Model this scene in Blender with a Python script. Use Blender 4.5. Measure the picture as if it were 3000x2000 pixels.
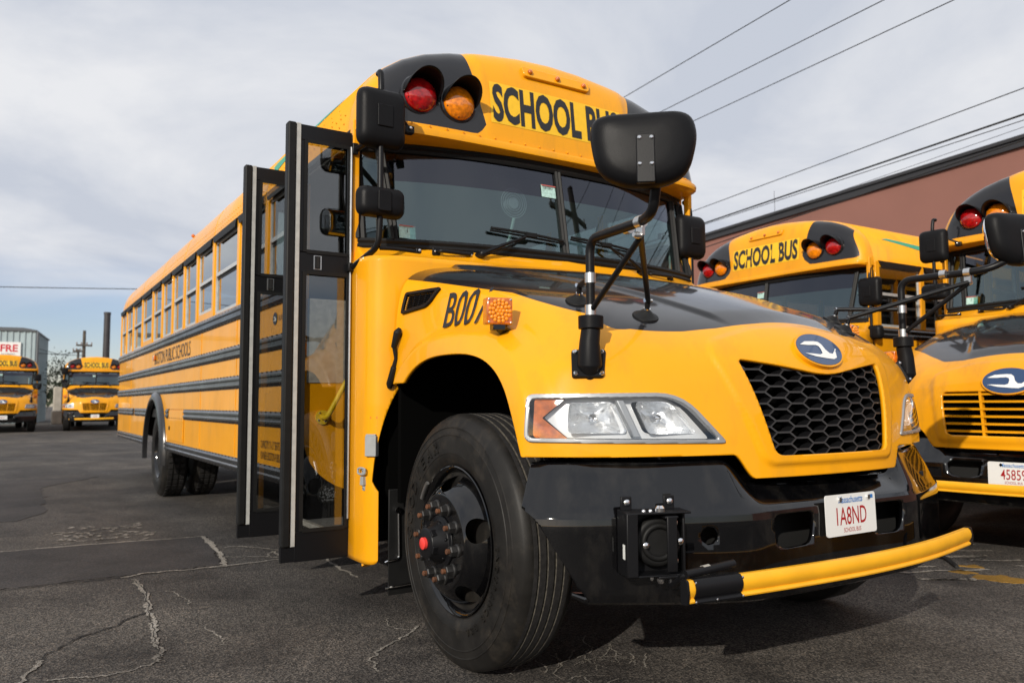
import bpy, bmesh, math, random
import numpy as np
from mathutils import Vector, Matrix
from mathutils.bvhtree import BVHTree
for o in list(bpy.data.objects): bpy.data.objects.remove(o, do_unlink=True)
SC = bpy.context.scene
COL = SC.collection
R_ = math.radians
# ------------------------------------------------------------------ camera
CAMP = (-2.687, -2.848, 1.075); YAW, PITCH, ROLL, FPX = 0.5645, 0.0768, -0.005, 2316.96
cd = bpy.data.cameras.new('camera'); cam = bpy.data.objects.new('camera', cd); COL.objects.link(cam)
_f = Vector((math.sin(YAW)*math.cos(PITCH), math.cos(YAW)*math.cos(PITCH), math.sin(PITCH)))
_r = Vector((math.cos(YAW), -math.sin(YAW), 0)); _u = _r.cross(_f)
_r2 = _r*math.cos(ROLL)+_u*math.sin(ROLL); _u2 = _u*math.cos(ROLL)-_r*math.sin(ROLL)
cam.matrix_world = Matrix(((_r2.x,_u2.x,-_f.x,CAMP[0]),(_r2.y,_u2.y,-_f.y,CAMP[1]),(_r2.z,_u2.z,-_f.z,CAMP[2]),(0,0,0,1)))
cd.sensor_width = 36; cd.lens = FPX/3000*36; cd.clip_start = 0.05; cd.clip_end = 2000
cd.dof.use_dof = True; cd.dof.focus_distance = 3.15; cd.dof.aperture_fstop = 4.0
SC.camera = cam
# ------------------------------------------------------------------ world, sun, exposure
SUN = Vector((-1.85, -1.38, 1.0)).normalized()          # towards the sun
w = bpy.data.worlds.new('World'); SC.world = w; w.use_nodes = True
nt = w.node_tree; N = nt.nodes; L = nt.links; N.clear()
def nd(t, **k):
    n = N.new(t)
    for a, b in k.items(): setattr(n, a, b)
    return n
out = nd('ShaderNodeOutputWorld'); bg = nd('ShaderNodeBackground'); bg.inputs['Strength'].default_value = 0.10
sky = nd('ShaderNodeTexSky', sky_type='NISHITA', sun_disc=False)
sky.sun_elevation = math.asin(SUN.z); sky.sun_rotation = math.atan2(SUN.x, SUN.y); sky.altitude = 20; sky.air_density = 1.0; sky.dust_density = 0.4; sky.ozone_density = 1.6
tc = nd('ShaderNodeTexCoord'); sx = nd('ShaderNodeSeparateXYZ'); L.new(tc.outputs['Generated'], sx.inputs[0])
def mth(op, a, b=None, c=None):
    n = nd('ShaderNodeMath', operation=op)
    for i, v in enumerate((a, b, c)):
        if v is None: continue
        if hasattr(v, 'links'): L.new(v, n.inputs[i])
        else: n.inputs[i].default_value = v
    return n.outputs[0]
zz = mth('MAXIMUM', sx.outputs[2], 0.0); den = mth('ADD', zz, 0.16)
cx = mth('DIVIDE', sx.outputs[0], den); cy = mth('DIVIDE', sx.outputs[1], den)
cb = nd('ShaderNodeCombineXYZ'); L.new(cx, cb.inputs[0]); L.new(cy, cb.inputs[1])
n1 = nd('ShaderNodeTexNoise'); n1.inputs['Scale'].default_value = 0.85; n1.inputs['Detail'].default_value = 7; n1.inputs['Roughness'].default_value = 0.5; n1.inputs['Distortion'].default_value = 0.5
L.new(cb.outputs[0], n1.inputs['Vector'])
n2 = nd('ShaderNodeTexNoise'); n2.inputs['Scale'].default_value = 0.95; n2.inputs['Detail'].default_value = 9; n2.inputs['Roughness'].default_value = 0.57; n2.inputs['Distortion'].default_value = 0.4
mp = nd('ShaderNodeMapping'); mp.inputs['Location'].default_value = (3.1, 7.7, 0); L.new(cb.outputs[0], mp.inputs[0]); L.new(mp.outputs[0], n2.inputs['Vector'])
# coverage: nearly closed above, broken towards the horizon
rmp = nd('ShaderNodeMapRange'); rmp.interpolation_type = 'SMOOTHSTEP'
L.new(zz, rmp.inputs[0]); rmp.inputs[1].default_value = 0.07; rmp.inputs[2].default_value = 0.24; rmp.inputs[3].default_value = -0.02; rmp.inputs[4].default_value = 0.62
cov = mth('ADD', n1.outputs['Fac'], rmp.outputs[0])
cr = nd('ShaderNodeMapRange'); cr.interpolation_type = 'SMOOTHSTEP'; L.new(cov, cr.inputs[0]); cr.inputs[1].default_value = 0.47; cr.inputs[2].default_value = 0.95
tone = nd('ShaderNodeValToRGB'); L.new(n2.outputs['Fac'], tone.inputs[0])
tone.color_ramp.elements[0].position = 0.36; tone.color_ramp.elements[0].color = (5.75, 6.15, 7.0, 1)
tone.color_ramp.elements[1].position = 0.60; tone.color_ramp.elements[1].color = (8.2, 8.3, 8.6, 1)
tn = nd('ShaderNodeMixRGB', blend_type='MULTIPLY'); tn.inputs[0].default_value = 1; tn.inputs[2].default_value = (1.0, 0.96, 1.12, 1); L.new(sky.outputs[0], tn.inputs[1])
mx = nd('ShaderNodeMixRGB'); L.new(cr.outputs[0], mx.inputs[0]); L.new(tn.outputs[0], mx.inputs[1]); L.new(tone.outputs[0], mx.inputs[2])
L.new(mx.outputs[0], bg.inputs[0]); L.new(bg.outputs[0], out.inputs[0])
sl = bpy.data.lights.new('sun', 'SUN'); so = bpy.data.objects.new('sun', sl); COL.objects.link(so)
sl.energy = 3.7; sl.angle = R_(0.6); sl.color = (1.0, 0.93, 0.82)
so.rotation_euler = (-SUN).to_track_quat('-Z', 'Y').to_euler(); so.location = (-20, -15, 20)
vs = SC.view_settings; vs.view_transform = 'Standard'; vs.look = 'None'; vs.exposure = 0.0; vs.gamma = 1.0; vs.use_curve_mapping = False
# ------------------------------------------------------------------ materials
M = {}
def mat(name, col, rough=0.5, metal=0.0, coat=0.0, var=0.0, vscale=6.0, bump=0.0, bscale=60.0, rvar=0.0, spec=0.5, trans=0.0, emit=None, mottle=None, coatr=0.03, grime=None):
    m = bpy.data.materials.new(name); m.use_nodes = True; t = m.node_tree; b = t.nodes['Principled BSDF']
    b.inputs['Base Color'].default_value = (*col, 1); b.inputs['Roughness'].default_value = rough; b.inputs['Metallic'].default_value = metal
    b.inputs['Coat Weight'].default_value = coat; b.inputs['Coat Roughness'].default_value = coatr; b.inputs['Specular IOR Level'].default_value = spec
    b.inputs['Transmission Weight'].default_value = trans
    if var or bump or rvar or mottle or grime:
        co = t.nodes.new('ShaderNodeTexCoord')
        def noise(s, d=4):
            n = t.nodes.new('ShaderNodeTexNoise'); n.inputs['Scale'].default_value = s; n.inputs['Detail'].default_value = d
            t.links.new(co.outputs['Object'], n.inputs['Vector']); return n
        if var or mottle:
            n = noise(vscale, 6); rp = t.nodes.new('ShaderNodeValToRGB'); t.links.new(n.outputs['Fac'], rp.inputs[0])
            c2 = mottle or tuple(min(1, c*(1+var)) for c in col)
            c1 = tuple(c*(1-var) for c in col) if not mottle else col
            rp.color_ramp.elements[0].position = 0.35; rp.color_ramp.elements[1].position = 0.65
            rp.color_ramp.elements[0].color = (*c1, 1); rp.color_ramp.elements[1].color = (*c2, 1)
            t.links.new(rp.outputs[0], b.inputs['Base Color'])
        if grime:
            gc, amt, gs = grime; mpn = t.nodes.new('ShaderNodeMapping'); mpn.inputs['Scale'].default_value = gs; t.links.new(co.outputs['Object'], mpn.inputs[0])
            gn = t.nodes.new('ShaderNodeTexNoise'); gn.inputs['Scale'].default_value = 1.0; gn.inputs['Detail'].default_value = 9; gn.inputs['Roughness'].default_value = 0.68; t.links.new(mpn.outputs[0], gn.inputs['Vector'])
            gr = t.nodes.new('ShaderNodeMapRange'); t.links.new(gn.outputs['Fac'], gr.inputs[0]); gr.inputs[1].default_value = 0.50; gr.inputs[2].default_value = 0.74; gr.inputs[3].default_value = 0.0; gr.inputs[4].default_value = amt
            gx = t.nodes.new('ShaderNodeMixRGB'); t.links.new(gr.outputs[0], gx.inputs[0]); gx.inputs[2].default_value = (*gc, 1)
            src = b.inputs['Base Color'].links[0].from_socket if b.inputs['Base Color'].links else None
            if src: t.links.new(src, gx.inputs[1])
            else: gx.inputs[1].default_value = (*col, 1)
            t.links.new(gx.outputs[0], b.inputs['Base Color'])
        if rvar:
            n = noise(3.0, 5); mr = t.nodes.new('ShaderNodeMapRange'); t.links.new(n.outputs['Fac'], mr.inputs[0])
            mr.inputs[1].default_value = 0.35; mr.inputs[2].default_value = 0.7
            mr.inputs[3].default_value = max(0, rough-rvar); mr.inputs[4].default_value = min(1, rough+rvar); t.links.new(mr.outputs[0], b.inputs['Roughness'])
        if bump:
            n = noise(bscale, 3); bp = t.nodes.new('ShaderNodeBump'); bp.inputs['Strength'].default_value = bump; bp.inputs['Distance'].default_value = 0.002
            t.links.new(n.outputs['Fac'], bp.inputs['Height']); t.links.new(bp.outputs[0], b.inputs['Normal'])
    M[name] = m; return m
def glass(name, tint, f0=0.085, rough=0.0, gcol=(0.95, 0.97, 0.97)):
    m = bpy.data.materials.new(name); m.use_nodes = True; t = m.node_tree; t.nodes.clear()
    o = t.nodes.new('ShaderNodeOutputMaterial'); mx = t.nodes.new('ShaderNodeMixShader'); tr = t.nodes.new('ShaderNodeBsdfTransparent'); gl = t.nodes.new('ShaderNodeBsdfGlossy')
    ge = t.nodes.new('ShaderNodeNewGeometry'); dt = t.nodes.new('ShaderNodeVectorMath'); dt.operation = 'DOT_PRODUCT'; t.links.new(ge.outputs['Incoming'], dt.inputs[0]); t.links.new(ge.outputs['Normal'], dt.inputs[1])
    def mm(op, x, y=None):
        n = t.nodes.new('ShaderNodeMath'); n.operation = op
        for i, v in enumerate((x, y)):
            if v is None: continue
            if hasattr(v, 'links'): t.links.new(v, n.inputs[i])
            else: n.inputs[i].default_value = v
        return n.outputs[0]
    f = mm('ADD', mm('MULTIPLY', mm('POWER', mm('SUBTRACT', 1.0, mm('ABSOLUTE', dt.outputs['Value'])), 4.5), 1-f0), f0)
    tr.inputs[0].default_value = (*tint, 1); gl.inputs[0].default_value = (*gcol, 1); gl.inputs['Roughness'].default_value = rough
    t.links.new(f, mx.inputs[0]); t.links.new(tr.outputs[0], mx.inputs[1]); t.links.new(gl.outputs[0], mx.inputs[2]); t.links.new(mx.outputs[0], o.inputs[0])
    M[name] = m; return m
mat('yellow', (0.83, 0.352, 0.004), 0.42, coat=0.45, var=0.04, vscale=1.7, rvar=0.06, spec=0.15, grime=((0.40,0.20,0.03), 0.30, (7,7,2.2)))
mat('yellow_old', (0.80, 0.335, 0.006), 0.45, coat=0.35, var=0.09, vscale=2.2, rvar=0.1, coatr=0.08, spec=0.2, grime=((0.30,0.16,0.04), 0.45, (6,6,2)))
mat('reflective_yellow', (0.86, 0.50, 0.012), 0.45, var=0.03, vscale=30)
mat('arm_yellow', (0.83, 0.40, 0.012), 0.42, var=0.06, vscale=9, bump=0.15, bscale=90)
mat('black_paint', (0.010, 0.010, 0.012), 0.38, coat=0.85, rvar=0.07, coatr=0.07, spec=0.15)
mat('gloss_black', (0.0025, 0.0025, 0.003), 0.07, rvar=0.04, bump=0.03, bscale=3, spec=0.65, grime=((0.030,0.027,0.023), 0.45, (9,9,4)))
mat('satin_black', (0.006, 0.006, 0.007), 0.40, bump=0.12, bscale=300, spec=0.25)
mat('plastic_black', (0.008, 0.008, 0.009), 0.42, bump=0.25, bscale=500, rvar=0.08, spec=0.12)
mat('grille_grey', (0.040, 0.040, 0.042), 0.5, spec=0.3)
mat('rubber', (0.008, 0.008, 0.008), 0.55, var=0.15, vscale=20, spec=0.25)
mat('tyre_rubber', (0.013, 0.012, 0.011), 0.5, var=0.3, vscale=9, bump=0.15, bscale=120, rvar=0.1, spec=0.22, grime=((0.055,0.046,0.036), 0.55, (11,11,11)))
mat('tread_rubber', (0.014, 0.013, 0.013), 0.75, var=0.4, vscale=60, bump=0.4, bscale=200)
mat('dull_black', (0.006, 0.006, 0.006), 0.8)
mat('rail_black', (0.015, 0.015, 0.016), 0.3, coat=0.4, rvar=0.08, coatr=0.12)
mat('chrome', (0.80, 0.80, 0.80), 0.08, 1.0)
mat('reflector', (0.93, 0.94, 0.95), 0.22, 0.85)
mat('aluminium', (0.62, 0.62, 0.61), 0.35, 1.0, var=0.06, vscale=30)
mat('silver_trim', (0.36, 0.37, 0.38), 0.42, 0.6, bump=0.1, bscale=400)
mat('groove_dust', (0.07, 0.062, 0.05), 0.9, var=0.5, vscale=80)
mat('tray_silver', (0.80, 0.81, 0.82), 0.3, 0.2)
mat('sash', (0.55, 0.56, 0.56), 0.4, 0.35, var=0.08, vscale=20)
mat('lamp_glint', (0.28, 0.29, 0.30), 0.2, 0.7)
mat('grey_plastic', (0.30, 0.31, 0.31), 0.5, var=0.05, vscale=30)
mat('grey_seal', (0.42, 0.42, 0.40), 0.6, var=0.1, vscale=25)
mat('white', (0.75, 0.75, 0.72), 0.5, var=0.05, vscale=15)
mat('white_paint', (0.78, 0.78, 0.76), 0.4)
mat('rust', (0.10, 0.036, 0.013), 0.8, var=0.4, vscale=60)
mat('iron', (0.035, 0.034, 0.034), 0.5, 0.6, var=0.3, vscale=40)
mat('red_cap', (0.75, 0.05, 0.04), 0.4)
mat('red_lens', (0.36, 0.004, 0.006), 0.12, coat=1.0, var=0.35, vscale=40)
mat('amber_lens', (0.78, 0.22, 0.004), 0.12, coat=1.0, var=0.25, vscale=50)
mat('amber_dark', (0.52, 0.12, 0.004), 0.15, coat=1.0, var=0.3, vscale=35)
mat('amber_cell', (0.85, 0.28, 0.01), 0.1, coat=1.0)
mat('emblem_blue', (0.012, 0.045, 0.13), 0.25, coat=1.0)
mat('emblem_white', (0.80, 0.80, 0.78), 0.3, coat=0.6)
mat('plate_white', (0.72, 0.72, 0.70), 0.35, bump=0.05, bscale=40)
mat('plate_red', (0.36, 0.008, 0.012), 0.4)
mat('plate_blue', (0.02, 0.16, 0.46), 0.4)
mat('decal_black', (0.014, 0.014, 0.016), 0.45)
mat('decal_orange', (0.30, 0.11, 0.008), 0.5)
mat('decal_green', (0.01, 0.30, 0.17), 0.4)
mat('decal_grey', (0.06, 0.065, 0.08), 0.5)
mat('sticker', (0.42, 0.62, 0.56), 0.5, var=0.2, vscale=60)
mat('sticker_red', (0.5, 0.1, 0.08), 0.5)
mat('interior_grey', (0.22, 0.23, 0.22), 0.7)
mat('ceiling_white', (0.45, 0.46, 0.44), 0.6)
mat('floor_black', (0.02, 0.02, 0.02), 0.6)
mat('seat_green', (0.012, 0.018, 0.016), 0.5, bump=0.2, bscale=200)
mat('step_beige', (0.36, 0.34, 0.30), 0.55, var=0.15, vscale=30)
mat('tread_grey', (0.16, 0.16, 0.155), 0.6, var=0.3, vscale=90)
mat('handrail', (0.78, 0.52, 0.01), 0.35, coat=0.5)
mat('hood_liner', (0.003, 0.003, 0.003), 1.0, spec=0.0)
mat('mirror_face', (0.85, 0.86, 0.87), 0.03, 1.0)
glass('windshield_glass', (0.58, 0.78, 0.75), 0.14, 0.0, (0.76, 0.95, 1.0))
glass('tint_band', (0.25, 0.27, 0.33), 0.085, 0.0, (0.82, 0.86, 1.0))
glass('side_glass', (0.45, 0.49, 0.50), 0.28)
glass('door_glass', (0.68, 0.69, 0.69), 0.11)
glass('lens_clear', (0.93, 0.94, 0.95))
# ------------------------------------------------------------------ mesh helpers
def tag(o, label=None, cat=None, group=None, kind=None):
    if label: o['label'] = label
    if cat: o['category'] = cat
    if group: o['group'] = group
    if kind: o['kind'] = kind
    return o
def empty(name, loc=(0,0,0), rz=0.0):
    o = bpy.data.objects.new(name, None); o.location = loc; o.rotation_euler = (0, 0, rz); o.empty_display_size = 0.2; COL.objects.link(o); return o
def rotz(a): return Matrix.Rotation(a, 3, 'Z')
class MB:
    def __init__(s): s.v = []; s.f = []; s.m = []
    def add(s, V, F, mi=0):
        o = len(s.v); s.v += [tuple(map(float, p)) for p in V]
        for f in F: s.f.append(tuple(int(i)+o for i in f)); s.m.append(mi)
        return s
    def box(s, c, d, rot=None, mi=0):
        V = [Vector((a*d[0]/2, b*d[1]/2, e*d[2]/2)) for a in (-1,1) for b in (-1,1) for e in (-1,1)]
        if rot is not None: V = [rot @ p for p in V]
        c = Vector(c)
        return s.add([p+c for p in V], [(0,1,3,2),(4,6,7,5),(0,4,5,1),(2,3,7,6),(0,2,6,4),(1,5,7,3)], mi)
    def bb(s, x0, x1, y0, y1, z0, z1, mi=0):
        return s.box(((x0+x1)/2,(y0+y1)/2,(z0+z1)/2), (abs(x1-x0),abs(y1-y0),abs(z1-z0)), None, mi)
    def tube(s, pts, r, n=10, mi=0, caps=True):
        P = [Vector(p) for p in pts]; rr = r if hasattr(r, '__len__') else [r]*len(P)
        V = []; up = None
        for i, p in enumerate(P):
            t = (P[min(i+1,len(P)-1)]-P[max(i-1,0)]).normalized()
            if up is None:
                up = Vector((0,0,1)) if abs(t.z) < 0.9 else Vector((1,0,0))
            a = (up - t*up.dot(t)).normalized(); up = a; b = t.cross(a)
            for k in range(n):
                g = 2*math.pi*k/n; V.append(p + (a*math.cos(g)+b*math.sin(g))*rr[i])
        F = [(i*n+k, i*n+(k+1)%n, (i+1)*n+(k+1)%n, (i+1)*n+k) for i in range(len(P)-1) for k in range(n)]
        if caps: F += [tuple(range(n-1,-1,-1)), tuple((len(P)-1)*n+k for k in range(n))]
        return s.add(V, F, mi)
    def cyl(s, a, b, r, n=16, mi=0, r2=None): return s.tube([a, b], [r, r if r2 is None else r2], n, mi)
    def lathe(s, prof, org=(0,0,0), ax='X', n=48, mi=0, sgn=1, closed=False):
        # prof: (axial, radius)
        V = []
        for a, r in prof:
            for k in range(n):
                g = 2*math.pi*k/n; c, q = r*math.cos(g), r*math.sin(g)
                V.append((org[0]+a*sgn, org[1]+c, org[2]+q) if ax == 'X' else ((org[0]+c, org[1]+a*sgn, org[2]+q) if ax == 'Y' else (org[0]+c, org[1]+q, org[2]+a*sgn)))
        m = len(prof); F = [(i*n+k, ((i+1)%m)*n+k, ((i+1)%m)*n+(k+1)%n, i*n+(k+1)%n) for i in range(m if closed else m-1) for k in range(n)]
        if not closed:
            if prof[0][1] > 1e-4: F.append(tuple(range(n)))
            if prof[-1][1] > 1e-4: F.append(tuple((m-1)*n+k for k in range(n-1,-1,-1)))
        return s.add(V, F, mi)
    def prism(s, poly, fn, mi=0):
        # poly 2D, fn(a,b,t) -> 3D for t in 0,1
        n = len(poly); V = [fn(a, b, 0) for a, b in poly]+[fn(a, b, 1) for a, b in poly]
        F = [(k, (k+1)%n, n+(k+1)%n, n+k) for k in range(n)]+[tuple(range(n-1,-1,-1)), tuple(range(n, 2*n))]
        return s.add(V, F, mi)
    def sweep(s, prof, path, mi=0, closed=True, caps=True):
        # prof list of (u,w) ; path fn list of frames (P,U,W)
        n = len(prof); V = []
        for P, U, W in path: V += [Vector(P)+Vector(U)*a+Vector(W)*b for a, b in prof]
        m = len(path); F = [(i*n+k, i*n+(k+1)%n, (i+1)*n+(k+1)%n, (i+1)*n+k) for i in range(m-1) for k in range(n if closed else n-1)]
        if closed and caps: F += [tuple(range(n-1,-1,-1)), tuple((m-1)*n+k for k in range(n))]
        return s.add(V, F, mi)
    def sphere(s, c, r, n=12, m=8, mi=0, sc=(1,1,1), half=None):
        V = []; F = []
        a1 = math.pi if half is None else math.pi/2
        for i in range(m+1):
            t = a1*i/m
            for k in range(n):
                g = 2*math.pi*k/n; q = (math.sin(t)*math.cos(g), math.sin(t)*math.sin(g), math.cos(t))
                V.append((c[0]+r*sc[0]*q[0], c[1]+r*sc[1]*q[1], c[2]+r*sc[2]*q[2]) if half is None or half == 'Z' else (c[0]+r*sc[0]*q[0], c[1]-r*sc[1]*q[2], c[2]+r*sc[2]*q[1]) if half == '-Y' else (c[0]-r*sc[0]*q[2], c[1]+r*sc[1]*q[0], c[2]+r*sc[2]*q[1]))
        F = [(i*n+k, (i+1)*n+k, (i+1)*n+(k+1)%n, i*n+(k+1)%n) for i in range(m) for k in range(n)]
        return s.add(V, F, mi)
    def mirx(s):
        n = len(s.v); s.v += [(-x, y, z) for x, y, z in s.v]; s.f += [tuple(i+n for i in reversed(f)) for f in s.f]; s.m += s.m; return s
CACHE = {}
def mkmesh(name, V, F, mats, mi=None, smooth=40, key=None):
    me = bpy.data.meshes.new(name); me.from_pydata([tuple(map(float, p)) for p in V], [], [tuple(map(int, f)) for f in F])
    for m in mats: me.materials.append(M[m])
    if mi is not None and len(mats) > 1: me.polygons.foreach_set('material_index', np.array(mi, dtype=np.int32))
    bm = bmesh.new(); bm.from_mesh(me)
    bmesh.ops.remove_doubles(bm, verts=bm.verts, dist=1e-5); bmesh.ops.recalc_face_normals(bm, faces=bm.faces) if smooth != 'keep' else None
    bm.to_mesh(me); bm.free()
    if smooth:
        me.polygons.foreach_set('use_smooth', [True]*len(me.polygons))
        me.set_sharp_from_angle(angle=R_(40 if smooth == 'keep' else smooth))
    me.update(); return me
def part(name, mb, mats, parent=None, bevel=0.0, smooth=40, solid=0.0, label=None, seg=2):
    if isinstance(mats, str): mats = [mats]
    me = mb if isinstance(mb, bpy.types.Mesh) else mkmesh(name, mb.v, mb.f, mats, mb.m, smooth)
    o = bpy.data.objects.new(name, me); COL.objects.link(o)
    if parent is not None: o.parent = parent
    if solid:
        q = o.modifiers.new('s', 'SOLIDIFY'); q.thickness = solid; q.offset = -1
    if bevel:
        q = o.modifiers.new('b', 'BEVEL'); q.width = bevel; q.segments = seg; q.limit_method = 'ANGLE'; q.angle_limit = R_(35)
    if label: o['label'] = label
    if name in ('bolt','screw','rivet','hinge','gasket','lamp_facets','side_lettering','decal_lettering'): o['kind'] = 'stuff'
    return o
def clip(V, F, val, mi=None):
    """keep val>0; V may carry extra columns"""
    V = np.asarray(V, float); val = np.asarray(val, float); out = [tuple(r) for r in V]; cache = {}; F2 = []; M2 = []
    for fi, f in enumerate(F):
        s = [val[i] > 0 for i in f]
        if all(s): F2.append(tuple(f)); M2.append(mi[fi] if mi is not None else 0); continue
        if not any(s): continue
        g = []
        for k in range(len(f)):
            i, j = f[k], f[(k+1) % len(f)]
            if s[k]: g.append(i)
            if s[k] != s[(k+1) % len(f)]:
                e = (min(i, j), max(i, j))
                if e not in cache:
                    t = val[i]/(val[i]-val[j]); cache[e] = len(out); out.append(tuple(V[i]+(V[j]-V[i])*t))
                g.append(cache[e])
        if len(g) >= 3: F2.append(tuple(g)); M2.append(mi[fi] if mi is not None else 0)
    used = sorted({i for f in F2 for i in f}); mp = {a: b for b, a in enumerate(used)}
    W = np.array([out[i] for i in used]) if used else np.zeros((0, V.shape[1]))
    return W, [tuple(mp[i] for i in f) for f in F2], M2
def polysdf(P, poly):
    """signed distance, positive inside"""
    P = np.asarray(P, float); A = np.asarray(poly, float); B = np.roll(A, -1, 0); d = np.full(len(P), 1e9); ins = np.zeros(len(P), bool)
    for a, b in zip(A, B):
        e = b-a; t = np.clip(((P-a)@e)/(e@e), 0, 1); q = P-a-t[:, None]*e; d = np.minimum(d, (q**2).sum(1))
        c = ((a[1] > P[:, 1]) != (b[1] > P[:, 1])) & (P[:, 0] < (b[0]-a[0])*(P[:, 1]-a[1])/(b[1]-a[1]+1e-30)+a[0]); ins ^= c
    return np.where(ins, 1, -1)*np.sqrt(d)
def rpoly(pts, r, n=5):
    """round polygon corners"""
    o = []; m = len(pts)
    for i in range(m):
        p0, p, p1 = Vector(pts[i-1]), Vector(pts[i]), Vector(pts[(i+1) % m]); rr = r[i] if hasattr(r, '__len__') else r
        a = (p0-p); b = (p1-p); la = min(rr, a.length*0.49); lb = min(rr, b.length*0.49)
        a = p+a.normalized()*la; b = p+b.normalized()*lb
        for k in range(n+1):
            t = k/n; o.append(tuple(a*(1-t)**2+p*2*t*(1-t)+b*t*t))
    return o
def grid(nu, nv, fn):
    V = [fn(i/nu, j/nv) for j in range(nv+1) for i in range(nu+1)]; w_ = nu+1
    F = [(j*w_+i, j*w_+i+1, (j+1)*w_+i+1, (j+1)*w_+i) for j in range(nv) for i in range(nu)]
    return np.array(V, float), F
def sstep(a, b, x): t = np.clip((np.asarray(x, float)-a)/(b-a), 0, 1); return t*t*(3-2*t)
def text2d(s, h, xs=1.0, bold=0.0, align='CENTER', shear=0.0, space=1.0):
    """letter shapes as 2D triangles, cap height h, baseline 0"""
    c = bpy.data.curves.new('t', 'FONT'); c.body = s; c.size = 1.0; c.offset = bold; c.resolution_u = 3; c.align_x = align; c.shear = shear; c.space_character = space
    o = bpy.data.objects.new('t', c); COL.objects.link(o); dg = bpy.context.evaluated_depsgraph_get(); me = o.evaluated_get(dg).to_mesh()
    V = np.array([v.co[:2] for v in me.vertices]); F = [tuple(p.vertices) for p in me.polygons]
    o.evaluated_get(dg).to_mesh_clear(); bpy.data.objects.remove(o); bpy.data.curves.remove(c)
    k = h/0.729; return V*np.array([k*xs, k]), F
def project(V2, F, org, U, W, D, bvh, off=0.002, mb=None, mi=0):
    """drop 2D shapes (a,b) along D onto a surface"""
    mb = mb or MB(); org, U, W, D = Vector(org), Vector(U), Vector(W), Vector(D).normalized(); out = []
    for a, b in V2:
        q = org+U*a+W*b; h = bvh.ray_cast(q, D)
        if h[0] is None: out.append(q+D*0.05); continue
        n = h[1] if h[1].dot(D) < 0 else -h[1]; out.append(h[0]+n*off)
    mb.add(out, F, mi); return mb
def flat(V2, F, org, U, W, mb=None, mi=0):
    mb = mb or MB(); org, U, W = Vector(org), Vector(U), Vector(W); return mb.add([org+U*a+W*b for a, b in V2], F, mi)
def catmull(pts, n=8):
    P = [Vector(p) for p in pts]; o = []
    for i in range(len(P)-1):
        a, b, c, d = P[max(i-1,0)], P[i], P[i+1], P[min(i+2,len(P)-1)]
        for k in range(n):
            t = k/n; o.append(0.5*((2*b)+(c-a)*t+(2*a-5*b+4*c-d)*t*t+(3*b-a-3*c+d)*t**3))
    return o+[P[-1]]
# ================================================================== the school bus
ROOF = [(1.22,2.50),(1.22,2.56),(1.205,2.645),(1.179,2.726),(1.132,2.803),(1.054,2.885),(0.95,2.955),(0.82,3.012),(0.67,3.053),(0.445,3.09),(0.21,3.116),(0,3.124)]
RX = np.array([p[0] for p in ROOF[::-1]]); RZ = np.array([p[1] for p in ROOF[::-1]])
def roofz(x): return np.interp(np.abs(x), RX, RZ)
ROOFL = [tuple(v) for v in catmull([(-a, b, 0) for a, b in ROOF]+[(a, b, 0) for a, b in ROOF[-2::-1]], 3)]
YB = [1.95,2.65,3.46,4.36,5.08,5.76,6.45,7.15,7.89,8.81,9.76,10.5,11.18]
YBL = [1.14,1.95]+YB[1:]
def yw(x, z): return 0.81+0.21*(np.abs(x)/1.19)**2.6+0.165*(z-1.906)          # windshield surface
def ycowl(x): return 0.70+0.35*(1-np.maximum(0, 1-(np.abs(x)/1.221)**8)**(1/8))  # cab front wall
def ybump(x):
    t = np.maximum(0, np.abs(x)-.42); return -0.95+.45*(np.sqrt(t*t+.0225)-.15)+.10*(np.abs(x)/1.22)**18
def ztopb(x): return 0.778+0.088*sstep(0.40, 0.56, np.abs(x))
SHELLO = rpoly([(-.52,1.27),(-.25,1.335),(0,1.35),(.25,1.335),(.52,1.27),(.54,1.2),(.47,.785),(-.47,.785),(-.54,1.2)], [.06,.02,.02,.02,.06,.05,.05,.05,.05])

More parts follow.
